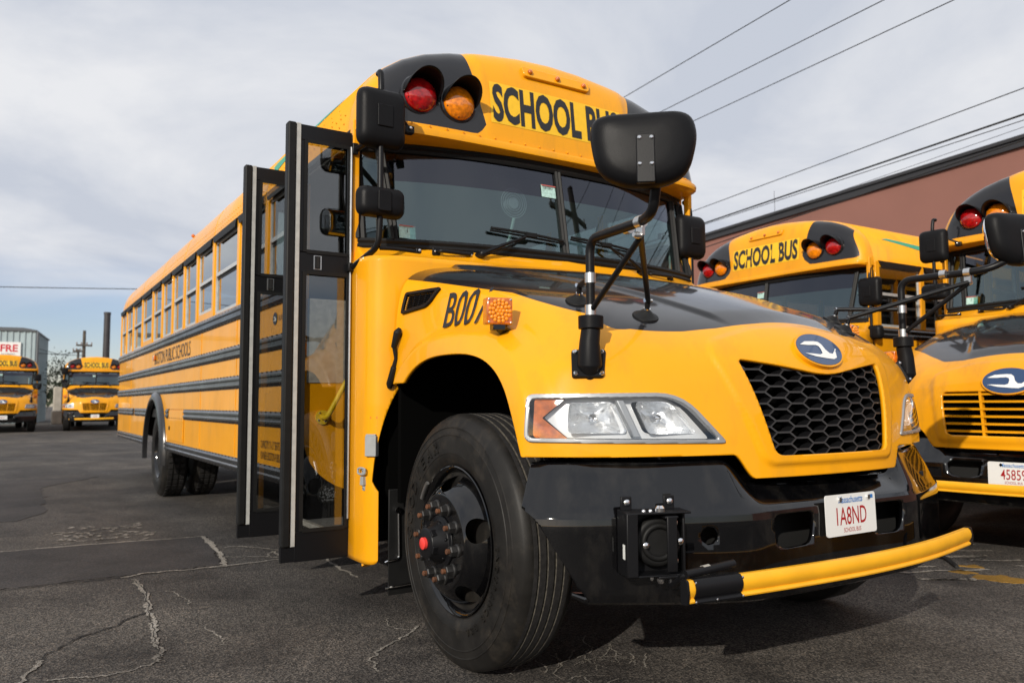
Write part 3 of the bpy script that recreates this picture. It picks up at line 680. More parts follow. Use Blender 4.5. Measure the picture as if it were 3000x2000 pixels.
    for s in (-1, 1):
        q.bb(s*.62, s*.66, -.42, .82, .55, 1.30); q.bb(s*.62, s*1.10, .655, .69, .60, 1.50); q.bb(s*.66, s*1.0, -.10, .82, 1.33, 1.36); q.bb(s*.66, s*1.0, -.48, -.45, .6, 1.12)
    P('wheel_well', q, 'hood_liner', B)
    # ---------------- hood
    lev = 5 if det == 2 else 4
    HLA, HLI = (HLAMPO, HLO_IN) if old else (HLAMP, HL_IN)
    V, F = hood_data(lev, grille); V = V.copy()
    xz = V[:, [0,2]]; ax = np.abs(V[:,0])
    isf = V[:,1] < -.55
    keep = np.minimum(archd(V)*np.where(ax > .9, 1, 0)+np.where(ax > .9, 0, 1), 1.0)
    keep = np.where((ax > .9) & (V[:,1] > -.56), np.minimum(archd(V), np.where(V[:,1] < -.3, V[:,2]-.885, np.where(V[:,1] > .35, V[:,2]-1.165, 1))), 1.0)
    zb = (.80+.085*sstep(.42, .50, ax)) if not old else (.745+.12*sstep(.50, .62, ax)); keep = np.minimum(keep, np.where(isf, V[:,2]-zb, 1.0)); keep = np.minimum(keep, .695-V[:,1])
    V1, F1, _ = clip(V, F, keep)
    gsd = polysdf(V1[:, [0,2]], GRILLE if grille == 'hex' else SLATG); V1, F1, _ = clip(V1, F1, np.where(V1[:,1] < -.6, -gsd, 1.0))
    hs = polysdf(HT(V1), HLA); V2, F2, _ = clip(V1, F1, np.where(V1[:,1] < -.35, -hs, 1.0))
    if det == 2:
        vs_ = polysdf(V2[:, [1,2]], VENT_IN); V2, F2, _ = clip(V2, F2, np.where((V2[:,0] < -.9), -vs_, 1.0))
    ze = np.interp(V2[:,1], [-.8,-.6,-.45,-.3,-.1,.1,.4,.75], [1.20,1.335,1.418,1.468,1.532,1.572,1.632,1.695])
    if old: yf = np.interp(np.abs(V2[:,0]), [0,.35,.5,.74,1.2], [-.72,-.715,-.68,-.50,-.1])
    else: yf = np.interp(np.abs(V2[:,0]), [0,.2,.4,.55,.74,1.2], [-.715,-.712,-.70,-.675,-.62,-.7])
    d1, d2 = V2[:,2]-ze, (V2[:,1]-yf)*.8; kk = .13 if old else .07; hh = np.clip(.5+.5*(d2-d1)/kk, 0, 1); bl = d2*(1-hh)+d1*hh-kk*hh*(1-hh)+.004
    a1, f1, _ = clip(V2, F2, -bl); a2, f2, _ = clip(V2, F2, bl)
    hood = P('hood', MB().add(a1, f1).add(a2, f2, 1), [Y, 'black_paint', 'hood_liner', 'hood_liner'], B, smooth=50)
    md = hood.modifiers.new('s','SOLIDIFY'); md.thickness = .018; md.offset = -1; md.material_offset = 2
    hbv = BVHTree.FromPolygons([tuple(p) for p in V], F)
    # headlights: silver bezel, lamp bowls, clear cover
    for s in (-1, 1):
        W, G, _ = clip(V, F, np.where((V[:,1] < -.35) & (V[:,0]*s > 0), polysdf(HT(V), HLA)+.001, -1))
        hi = polysdf(HT(W), HLI); c0, g0, _ = clip(W, G, -hi); 
        nrm = np.array([-s*0+0, -1, 0])*0
        def off(C, k): # push along the local outward plan normal
            nx = s*np.clip((np.abs(C[:,0])-.35)/.85, 0, 1)**2; ny = -np.sqrt(np.maximum(.0, 1-nx**2)); return C+np.stack([nx*k, ny*k, 0*nx], 1)
        bz = P('headlight', MB().add(off(c0, .007), g0), 'silver_trim', B, smooth=50); md = bz.modifiers.new('s','SOLIDIFY'); md.thickness = .022; md.offset = -1 
        c1, g1, _ = clip(W, G, hi); P('cover', MB().add(off(c1, .004), g1), 'lens_clear', bz, smooth=60)
        # backing tray follows the cover, 45 mm deeper
        ht = HT(c1); am = -(ht[:,0]+.645)+1.3*np.abs(ht[:,1]-1.02)*(ht[:,0] < -.53)
        back = off(c1, -.05); b1, h1, _ = clip(np.hstack([back, am[:, None]]), g1, am); BOWLS = (rpoly([(-.548,1.072),(-.392,1.074),(-.345,.964),(-.552,.967)], .02, 6), rpoly([(-.312,1.074),(-.168,1.076),(-.070,.960),(-.262,.963)], [.02,.05,.015,.02], 6)) if not old else (rpoly([(-.60,1.07),(-.47,1.07),(-.46,.966),(-.60,.966)], .02, 6), rpoly([(-.43,1.07),(-.29,1.07),(-.26,.966),(-.42,.966)], .02, 6)); kt = -am
        for pb in BOWLS: kt = np.minimum(kt, -polysdf(ht, pb))
        b2, h2, _ = clip(back, g1, kt)
        P('lamp_tray', MB().add(b2[:, :3], h2), 'tray_silver', bz, smooth=60); P('amber_reflector', MB().add(off(b1[:, :3], .035), h1), 'amber_dark', bz, smooth=60)
        def at(t, z, k): # point on cover by (t,z)
            i = np.argmin((ht[:,0]-t)**2+(ht[:,1]-z)**2); return Vector(off(c1[i:i+1], k)[0])
        for pb in BOWLS:
            n_ = len(pb); t = sum(p_[0] for p_ in pb)/n_; z = sum(p_[1] for p_ in pb)/n_; c = at(t, z, -.075); c.z = z; nx = Vector((s*((abs(c.x)-.35)/.85 if abs(c.x) > .35 else 0)**2, -1, 0)).normalized(); U = Vector((-nx.y, nx.x, 0)); U = U*(-s); Wv = Vector((0,0,1)); q = MB()
            rings = [(1.01,.050),(.97,.044),(.9,.026),(.8,.006),(.66,-.014),(.5,-.03),(.32,-.042),(.15,-.046)]; VV = []; rq = random.Random(7)
            for (k, dd) in rings:
                for (a_, b_) in pb: VV.append(c+U*((a_-t)*k*1.03)+Wv*((b_-z)*k)+nx*(dd+(rq.uniform(-.003,.003) if .2 < k < .95 else 0)))
            q.add(VV, [(i*n_+j, i*n_+(j+1)%n_, (i+1)*n_+(j+1)%n_, (i+1)*n_+j) for i in range(len(rings)-1) for j in range(n_)]); q.add(VV[-n_:], [tuple(range(n_))])
            P('lamp_bowl', q, 'reflector', bz, smooth=0)
            q = MB(); q.tube([c-nx*.015, c+nx*.02, c+nx*.03], [.016,.014,.004], 12); P('bulb', q, 'chrome', bz)
        if det == 2 and s < 0:
            q = MB(); p0, p1 = at(-.372, 1.082, -.004), at(-.318, .95, -.004); dv = (at(-.33,1.082,-.004)-p0)
            q.prism([(0,0),(1,0),(1,1),(0,1)], lambda a, b, t: Vector((p0+(p1-p0)*b+dv*a*.62)+Vector((s*-.2,1,0))*.025*t)); P('divider', q, 'silver_trim', bz, bevel=.003)
    # grille
    yc = lambda x, z: float(hbv.ray_cast(Vector((x,-2,z)), Vector((0,1,0)))[0].y) if hbv.ray_cast(Vector((x,-2,z)), Vector((0,1,0)))[0] else -.85
    q = MB()
    if grille == 'hex':
        pw, ph = .0895, .0425; th = .0035
        for i in range(-6, 7):
            for j in range(-1, 11):
                cx_, cz_ = i*pw, .875+(j+(i % 2)*.5)*ph; w2, h2 = pw*2/3, ph/2
                hexp = [(cx_-w2,cz_),(cx_-w2/2,cz_+h2),(cx_+w2/2,cz_+h2),(cx_+w2,cz_)]   # three upper edges only: shared edges once
                for (a, b) in zip(hexp[:-1], hexp[1:]):
                    mid = np.array([[(a[0]+b[0])/2, (a[1]+b[1])/2]])
                    if polysdf(mid, GRILLE)[0] < -.03: continue
                    av, bv_ = Vector((a[0],0,a[1])), Vector((b[0],0,b[1])); dd = (bv_-av).normalized(); nn = Vector((-dd.z,0,dd.x))*th
                    ya, yb_ = yc(*a)+.022, yc(*b)+.022; VV = []
                    for (p_, y_) in ((av,ya),(bv_,yb_)):
                        for k in (-1, 1):
                            for dp_ in (0, .045): VV.append(Vector((p_.x, y_+dp_, p_.z))+nn*k*(1 if dp_ == 0 else .7))
                    q.add(VV, [(0,1,5,4),(2,6,7,3),(1,3,7,5)], 1); q.add([VV[k]+Vector((0,-.0004,0)) for k in (0,4,6,2)], [(0,1,2,3)], 0)
        P('grille', q, ['grille_grey', 'plastic_black'], B, smooth=0)
    else:
        g = empty('grille_group') if False else None
        for k in range(6):
            z = .862+k*.0505; hw = np.interp(z, [.835,1.135], [.415,.455])
            path = [((x, yc(x, z)+.012, z), (0,1,0), (0,0,1)) for x in np.linspace(-hw, hw, 13)]; q = MB(); q.sweep([(0,-.006),(.0,.006),(.035,.010),(.035,.0)], path); P('grille_slat', q, [Y], B)
        for x in (-.17, .17):
            q = MB(); q.sweep([(0,-.008),(0,.008),(.04,.008),(.04,-.008)], [((x*1.08,yc(x,1.13)+.01,1.14),(0,1,0),(1,0,0)),((x*.9,yc(x,.85)+.01,.83),(0,1,0),(1,0,0))]); P('grille_bar', q, [Y], B)
    q = MB(); q.bb(-.52,.52,-.74,-.72,.80,1.27); P('radiator', q, 'hood_liner', B)
    # emblem
    ez = 1.272 if not old else 1.20
    ce = Vector((0, yc(0, ez), ez)); e2 = Vector((0, yc(0, ez-.07)-yc(0, ez+.07), -.14)).normalized(); Uv, Wv = Vector((1,0,0)), -e2; Nv = Vector((0,-1,0)); Nv = Uv.cross(Wv); Nv = Nv if Nv.y < 0 else -Nv
    def em(poly, k0, k1): return MB().prism(poly, lambda a, b, t: ce+Uv*a+Wv*b+Nv*(k0+(k1-k0)*t))
    es = 1.22 if old else 1.0
    el = [(.130*es*math.cos(t), .074*es*math.sin(t)) for t in np.linspace(0, 2*math.pi, 48, endpoint=False)]
    eb = P('emblem', em([(a*1.06, b*1.09) for a, b in el], -.012, .008), [Y], B, smooth=30)
    P('emblem_disc', em(el, .008, .0105), 'emblem_blue', eb)
    bird = [(-.108,.018),(-.07,.034),(-.01,.037),(.012,.035),(.026,.024),(.034,-.002),(.048,-.018),(.066,-.020),(.082,-.008),(.098,-.002),(.104,.004),(.094,.004),(.090,-.012),(.078,-.038),(.055,-.046),(.02,-.044),(-.05,-.036),(-.104,-.022),(-.06,-.023),(-.015,-.026),(.002,-.020),(.006,.0),(.002,.014),(-.012,.019),(-.06,.017)]
    q = MB(); bmx = bmesh.new(); vv = [bmx.verts.new((a, b, 0)) for a, b in bird]; bmx.faces.new(vv); bmesh.ops.triangulate(bmx, faces=bmx.faces); bmx.verts.index_update()
    q.add([ce+Uv*v.co.x*es+Wv*v.co.y*es+Nv*.0125 for v in bmx.verts], [tuple(x.index for x in f.verts) for f in bmx.faces]); bmx.free(); P('emblem_bird', q, 'emblem_white', eb, smooth=0)
    # ---------------- bumper
    pr = [(.10,.0),(.02,.0),(.004,.012),(.0,.035),(.0,.300),(.003,.318),(.012,.334),('t',-.012),('t2',-.002),('t3',0),('t4',-.03)]
    def bf(u, v):
        x = 1.215*math.sin((u-.5)*math.pi*.98)/math.sin(.49*math.pi); zt = float(ztopb(x))-(.055 if old else 0); zb_ = .375+.035*abs(x/1.215)**2
        tab = [(.11,zb_),(.03,zb_),(.006,zb_+.012),(0,zb_+.04),(0,.55),(0,.66-(.05 if old else 0)),(.003,.688-(.05 if old else 0)),(.014,.705-(.05 if old else 0)),(.085,zt-.018),(.093,zt-.006),(.103,zt),(.15,zt+.002),(.155,zt-.03)]
        k = v*(len(tab)-1); i = min(int(k), len(tab)-2); f_ = k-i; d_, z_ = [tab[i][n]*(1-f_)+tab[i+1][n]*f_ for n in (0, 1)]
        sl = (float(ybump(x+.005))-float(ybump(x-.005)))/.01; nn = Vector((-sl, 1, 0)).normalized()
        return (x+nn.x*d_, float(ybump(x))+nn.y*d_, z_)
    gv, gf = grid(150 if det == 2 else 60, 72 if det == 2 else 36, bf)
    hv = np.ones(len(gv)); fr_ = gv[:,1] < ybump(gv[:,0])+.05
    for s in (-1, 1):
        hv = np.where(fr_, np.minimum(hv, -polysdf(np.stack([gv[:,0]*s, gv[:,2]], 1), rpoly([(.165,.675),(.40,.675),(.385,.575),(.35,.550),(.185,.555)], .035))), hv)
    if det == 2: hv = np.where(fr_, np.minimum(hv, np.sqrt((gv[:,0]+.655)**2+(gv[:,2]-.618)**2)-.032), hv)
    hv = np.minimum(hv, np.interp(gv[:,2], [.36,.46,.60,.72,.90], [1.0,1.075,1.145,1.20,1.25])-np.abs(gv[:,0]))
    a1, f1, _ = clip(gv, gf, hv)
    bm_ = P('bumper', MB().add(a1, f1), 'gloss_black', B, smooth=40); md = bm_.modifiers.new('s','SOLIDIFY'); md.thickness = .02; md.offset = -1
    q = MB(); q.bb(-.78,.78,-.81,-.77,.42,.76); P('bumper_backing', q, 'dull_black', bm_)
    # plate
    px_, py_ = .025, -.962; q = MB(); rp = rpoly([(-.1525,-.076),(.1525,-.076),(.1525,.076),(-.1525,.076)], .012)
    tl = Vector((0, .03, 1)).normalized(); pc = Vector((px_, py_, .648-(.055 if old else 0)))
    q.prism(rp, lambda a, b, t: pc+Vector((a,0,0))+tl*b+Vector((0,-.004*t,0))); pl = P('number_plate', q, 'plate_white', B)
    O = pc+Vector((0,-.0052,0)); q = MB(); V2, F2 = text2d(plate, .068, .66, .004); V2[:,0] -= (V2[:,0].min()+V2[:,0].max())/2; V2[:,0] *= min(1, .222/(V2[:,0].max()-V2[:,0].min())); V2 = V2*[1,1]; flat(V2, F2, O-tl*.036, (1,0,0), tl, q, 0)
    P('lettering', q, 'plate_red', pl, smooth=0)
    if det >= 1:
        q = MB()
        V2, F2 = text2d('SCHOOL BUS', .017, .75, .0); flat(V2, F2, O-tl*.064, (1,0,0), tl, q, 0); P('lettering', q, 'plate_red', pl, smooth=0); q = MB()
        V2, F2 = text2d('Massachusetts', .026, .72, .012, shear=.2); V2[:,0] -= V2[:,0].mean(); flat(V2, F2, O+tl*.044, (1,0,0), tl, q)
        V2, F2 = grid(1,1,lambda u,v:(.105+.032*u,.052+.014*v,0)); P('lettering', q, 'plate_blue', pl, smooth=0); q = MB(); flat(V2[:, :2], F2, O, (1,0,0), tl, q); P('plate_sticker', q, 'plate_blue', pl, smooth=0)
    if det >= 1:
        for x in (-.07, .105):
            q = MB(); q.cyl(O+Vector((x,.002,0))+tl*.058, O+Vector((x,-.006,0))+tl*.058, .009, 12); P('plate_bolt', q, 'chrome', pl)
    # ---------------- wheels
    for s in (-1, 1):
        make_wheel(B, s*1.145, .06, s, False, det if s < 0 else min(det, 1)); make_wheel(B, s*1.20, 7.34, s, True, det if s < 0 else 0)
    return B, hbv, yc
# ================================================================== fittings
def shell(outline, c, N_, U, W, rings, mb, mi=0):
    c, N_, U, W = Vector(c), Vector(N_), Vector(U), Vector(W); n = len(outline); VV = []
    for s, d in rings: VV += [c+U*a*s+W*b*s+N_*d for a, b in outline]
    F = [(i*n+k, i*n+(k+1)%n, (i+1)*n+(k+1)%n, (i+1)*n+k) for i in range(len(rings)-1) for k in range(n)]+[tuple((len(rings)-1)*n+k for k in range(n))]
    mb.add(VV, F, mi); return mb
def ray(bv, o, d):
    h = bv.ray_cast(Vector(o), Vector(d).normalized()); n = h[1]
    if n is not None and n.dot(Vector(d)) > 0: n = -n
    return h[0], n
def bent(pts, r=.06, n=6):
    """polyline with rounded corners"""
    P_ = [Vector(p) for p in pts]; o = [P_[0]]
    for i in range(1, len(P_)-1):
        a, b = P_[i-1]-P_[i], P_[i+1]-P_[i]; k = min(r, a.length*.45, b.length*.45); p, q = P_[i]+a.normalized()*k, P_[i]+b.normalized()*k
        for j in range(n+1): t = j/n; o.append(p*(1-t)**2+P_[i]*2*t*(1-t)+q*t*t)
    return o+[P_[-1]]
def disc_bolt(mb, p, n, r=.01, h=.006, mi=0, k=10):
    p, n = Vector(p), Vector(n).normalized(); mb.tube([p, p+n*h*.6, p+n*h], [r, r, r*.6], k, mi)

def cross_mirror(B, s, hbv, det):
    mx = lambda p: Vector((p[0]*-s, p[1], p[2]))
    p0, n0 = ray(hbv, mx((-.955,-3,1.215)), (0,1,0))
    root = MB(); up = Vector((0,0,1)); U = n0.cross(up).normalized(); Wd = U.cross(n0).normalized(); Wd = Wd if Wd.z > 0 else -Wd
    plate = rpoly([(-.062,.05),(.062,.05),(.064,-.062),(-.048,-.062)], .012)
    root.prism(plate, lambda a, b, t: p0+U*a+Wd*b+n0*(-.01+.018*t))
    top = Vector((p0.x, p0.y-.012, p0.z+.12))
    root.tube([p0-up*.075+n0*.0, p0-up*.02+n0*.018, p0+up*.06+n0*.02, top], [.012,.045,.036,.034], 20); 
    root.tube([top-up*.002, top+up*.045], [.045,.045], 24)
    cm = part('cross_mirror_base', root, 'plastic_black', B, bevel=.003, smooth=45)
    q = MB()
    for a, b in ((-.045,.038),(.05,.038),(-.04,-.05),(.05,-.05)): disc_bolt(q, p0+U*a+Wd*b+n0*.008, n0, .009, .008)
    part('bolt', q, 'chrome', cm)
    el = Vector((top.x, top.y, 1.655)); sh_ = Vector((0,0,0)) if s < 0 else Vector((.06,-.035,-.05)); j = mx((-1.024,-1.063,1.735))+sh_; pts = bent([top, el, mx((-.985,-.95,1.655)), mx((-1.012,-1.03,1.665)), j+Vector((0,0,.03))], .055)
    q = MB(); q.tube(pts, .0165, 14); part('arm', q, 'satin_black', cm)
    q = MB(); a = mx((-.985,-.94,1.655)); b = mx((-.955,-.845,1.657)); dA = (mx((-.985,-.95,1.655))-el).normalized()
    for (c0_, c1_) in ((a-dA*.014, a+dA*.014),(b-dA*.014, b+dA*.014),((top.x,top.y,1.497),(top.x,top.y,1.533)),((top.x,top.y,1.382),(top.x,top.y,1.418))):
        q = MB(); q.tube([c0_, c1_], .0205, 14)
        if c0_ == a-dA*.014: q.box(a-Vector((0,0,.03)), (.012,.03,.03)); disc_bolt(q, a-Vector((0,0,.045)), mx((-1,0,0)), .012, .03)
        part('clamp', q, 'aluminium', cm)
    # suction braces
    for (x, y, frm) in ((-.62,-.55,a-Vector((0,0,.045))), (-.80,-.36,Vector((top.x,top.y,1.515)))):
        ph, nh = ray(hbv, mx((x,y,3)), (0,0,-1))
        q = MB(); q.tube([ph, ph+nh*.006, ph+nh*.010, ph+nh*.026, ph+nh*.03], [.052,.050,.036,.018,.012], 24); cup = part('suction_cup', q, 'rubber', cm)
        q = MB(); q.tube([ph+nh*.03, ph+nh*.036], .014, 12); part('cup_nut', q, 'chrome', cup)
        e = ph+nh*.055+Vector((0,0,.012)); q = MB(); q.tube([ph+nh*.03, e], .010, 8); q.tube(bent([e, frm]), .0105, 10); part('brace', q, 'satin_black', cm)
        q = MB(); q.tube([e-Vector((.018,0,0)), e+Vector((.018,0,0))], .008, 8); part('bolt', q, 'chrome', cm)
    q = MB(); q.tube([(top.x,top.y,1.395), a-Vector((0,0,.05))], .0105, 10); part('brace', q, 'satin_black', cm)
    # head
    nb = (Vector((-.62,-.78,.06)) if s < 0 else Vector((-.22,-.97,.06))).normalized(); U = nb.cross(up).normalized()*(-1); Wd = (U.cross(nb)).normalized(); Wd = Wd if Wd.z > 0 else -Wd
    ol = rpoly([(-.168,.06),(-.15,.115),(.14,.122),(.168,.05),(.135,-.085),(.04,-.125),(-.07,-.118),(-.145,-.07)], .055, 6)
    c = mx((-1.06,-1.045,1.845))+sh_; q = MB()
    shell(ol, c, nb, U, Wd, [(.99,-.006),(1.0,-.002),(1.0,.008),(.985,.02),(.94,.034),(.86,.045),(.7,.052),(.45,.055),(.15,.056)], q)
    hd = part('mirror_head', q, 'plastic_black', cm, smooth=50)
    q = MB(); shell(ol, c, -nb, U, Wd, [(.985,.003),(.93,.02),(.8,.045),(.6,.066),(.35,.08),(.1,.085)], q); part('mirror_face', q, 'mirror_face', hd, smooth=60)
    q = MB(); q.prism(rpoly([(-.026,.035),(.03,.035),(.03,-.118),(-.026,-.118)], .006), lambda a_, b_, t: c+U*a_+Wd*b_+nb*(.04+.020*t)); mp_ = part('mount_plate', q, 'satin_black', hd, bevel=.003)
    q = MB()
    for a_, b_ in ((-.016,.022),(.02,.022),(-.016,-.06),(.02,-.06)): disc_bolt(q, c+U*a_+Wd*b_+nb*.060, nb, .006, .005)
    part('bolt', q, 'chrome', hd)

def side_mirror(B, s, det):
    mx = (lambda p: Vector((p[0], p[1], p[2]))) if s < 0 else (lambda p: Vector((-p[0]+.035, p[1]+.27, p[2]-.29))); q = MB()
    q.tube(bent([mx((-1.232,.985,1.765)), mx((-1.18,.76,1.845)), mx((-1.178,.745,2.0)), mx((-1.178,.745,2.66)), mx((-1.174,.76,2.735)), mx((-1.17,.80,2.735))], .05), .0155, 12)
    q.tube(bent([mx((-1.178,.745,2.62)), mx((-1.10,.76,2.56)), mx((-.985,.83,2.497))]), .0085, 8)
    q.tube(bent([mx((-1.178,.75,2.40)), mx((-1.20,.90,2.40)), mx((-1.205,1.0,2.395))]), .016, 8)
    q.tube(bent([mx((-1.17,.765,1.838)), mx((-1.10,.76,1.842)), mx((-.97,.74,1.835))]), .010, 8)
    q.tube([mx((-1.20,.77,2.42)), mx((-1.165,.765,2.12))], .006, 6)
    am = part('mirror_arm', q, 'satin_black', B)
    for c_, d_ in ((mx((-.99,.825,2.485)), (.05,.04,.04)), (mx((-.975,.735,1.838)), (.03,.02,.026)), (mx((-1.236,.985,1.768)), (.036,.036,.045)), (mx((-1.215,1.0,2.395)), (.03,.03,.06))):
        q = MB(); q.box(c_, d_); part('bracket', q, 'satin_black', am, bevel=.004)
    q = MB()
    for p in ((-.99,.80,2.49),(-.975,.722,1.838),(-1.245,.975,1.765)): disc_bolt(q, mx(p), (0,-1,0), .008, .006)
    part('bolt', q, 'chrome', am)
    for (z, w_, h, d) in ((2.487,.252,.300,.062),(2.062,.250,.150,.062)):
        ol = rpoly([(-w_/2,-h/2),(w_/2,-h/2),(w_/2,h/2),(-w_/2,h/2)], min(.055, h*.32), 6); c = mx((-1.175,.735,z)); q = MB(); U, W, N_ = Vector((1,0,0)), Vector((0,0,1)), Vector((0,-1,0))
        shell(ol, c+Vector((0,.03,0)), N_, U, W, [(.97,-.0),(.99,-.002),(1.0,.006),(.995,.014),(.96,.035),(.86,.055),(.70,.064),(.4,.068)], q); hd = part('mirror_head', q, 'plastic_black', am, smooth=50)
        q = MB(); shell([(a*.96, b*.96) for a, b in ol], c+Vector((0,.031,0)), -N_, U, W, [(1,0),(.9,.006),(.5,.012)], q); part('mirror_face', q, 'mirror_face', hd, smooth=60)
        hw, hh = (.040,.055) if h > .2 else (.034,.052)
        q = MB(); q.prism(rpoly([(-hw,-hh),(hw,-hh),(hw,hh),(-hw,hh)], .012 if h < .2 else .004), lambda a, b, t: c+U*a+W*(b)+N_*(.02+.025*t)); part('mount_plate', q, 'grey_plastic' if False else 'plastic_black', hd, bevel=.003)

def wiper(B, x0, x1, x2, flip=False):
    # pivot on the cowl, arm up to the middle of the blade
    P0 = Vector((x0, float(yw(x0, 1.9))-.07, 1.868)); g = lambda x, z, o: Vector((x, float(yw(x, z))-o, z))
    q = MB(); q.tube([P0+Vector((0,.05,-.01)), P0+Vector((0,-.012,.004))], [.024,.018], 14); q.sphere(P0, .022, 12, 8)
    mid = g((x1+x2)/2, 2.005, .055); q.tube([P0, P0*.6+mid*.4+Vector((0,-.015,.004)), mid], [.013,.010,.006], 8); q.tube([P0+Vector((0.01,0,-.012)), P0*.5+mid*.5+Vector((0,-.0,-.018)), mid], .004, 6)
    wp = part('wiper', q, 'satin_black', B)
    q = MB(); n = 14; za, zb_ = (2.015, 1.985)
    pts = [g(x1+(x2-x1)*i/n, za+(zb_-za)*i/n, .026) for i in range(n+1)]; q.tube(pts, .006, 6)
    pts = [g(x1+(x2-x1)*i/n, za+(zb_-za)*i/n+.012, .036+.012*math.sin(math.pi*i/n)) for i in range(n+1)]; q.tube(pts, .008, 6); q.box(mid, (.07,.024,.022)); part('wiper_blade', q, 'rubber', wp)

def door_leaf(B, y, faces):
    """leaf swung out square to the side, hinged at x=-1.225"""
    x0, x1 = -1.228, -1.565; t = .034; q = MB(); y1 = y+t
    zs = [(.31,.455),(1.73,1.83),(2.40,2.48)]
    for a, b in zs: q.bb(x0, -1.500, y, y1, a, b)
    q.bb(-1.500, -1.470, y, y1, .455, 1.73); q.bb(-1.500, -1.470, y, y1, 1.83, 2.40); q.bb(x0, -1.243, y, y1, .455, 1.73); q.bb(x0, -1.243, y, y1, 1.83, 2.40)
    d = part('door', q, 'satin_black', B, bevel=.003)
    q = MB(); q.bb(-1.523, x1, y-.012, y1+.012, .385, 2.483); part('edge_seal', q, 'rubber', d, bevel=.008)
    q = MB(); q.bb(-1.499, -1.522, y-.006, y+.02, .385, 2.482); part('seal_strip', q, 'grey_seal', d, bevel=.002)
    q = MB(); q.bb(-1.5005, x1, y+.002, y1-.002, .312, .384); part('kick_end', q, 'satin_black', d)
    for a, b in ((.455,1.73),(1.83,2.40)):
        q = MB(); q.bb(-1.243, -1.470, y+.014, y+.018, a, b); part('pane', q, 'door_glass', d, smooth=0)
        q = MB()
        for (u0, u1, v0, v1) in ((-1.462,-1.480,a,b),(-1.233,-1.250,a,b),(-1.25,-1.462,a-.006,a+.012),(-1.25,-1.462,b-.012,b+.006)): q.bb(u0, u1, y-.006, y-.001, v0, v1)
        part('gasket', q, 'rubber', d)
    q = MB(); q.bb(-1.385, -1.425, y-.004, y-.001, 1.745, 1.815); q.bb(-1.392, -1.42, y-.010, y-.004, 1.748, 1.812, 1); q.bb(-1.398, -1.414, y-.012, y-.0105, 1.752, 1.808, 2); part('handle', q, ['aluminium','satin_black','dull_black'], d)
    q = MB(); q.tube([(-1.236,y-.012,.5),(-1.236,y-.012,2.40)], .006, 8); part('hinge_rod', q, 'aluminium', d)

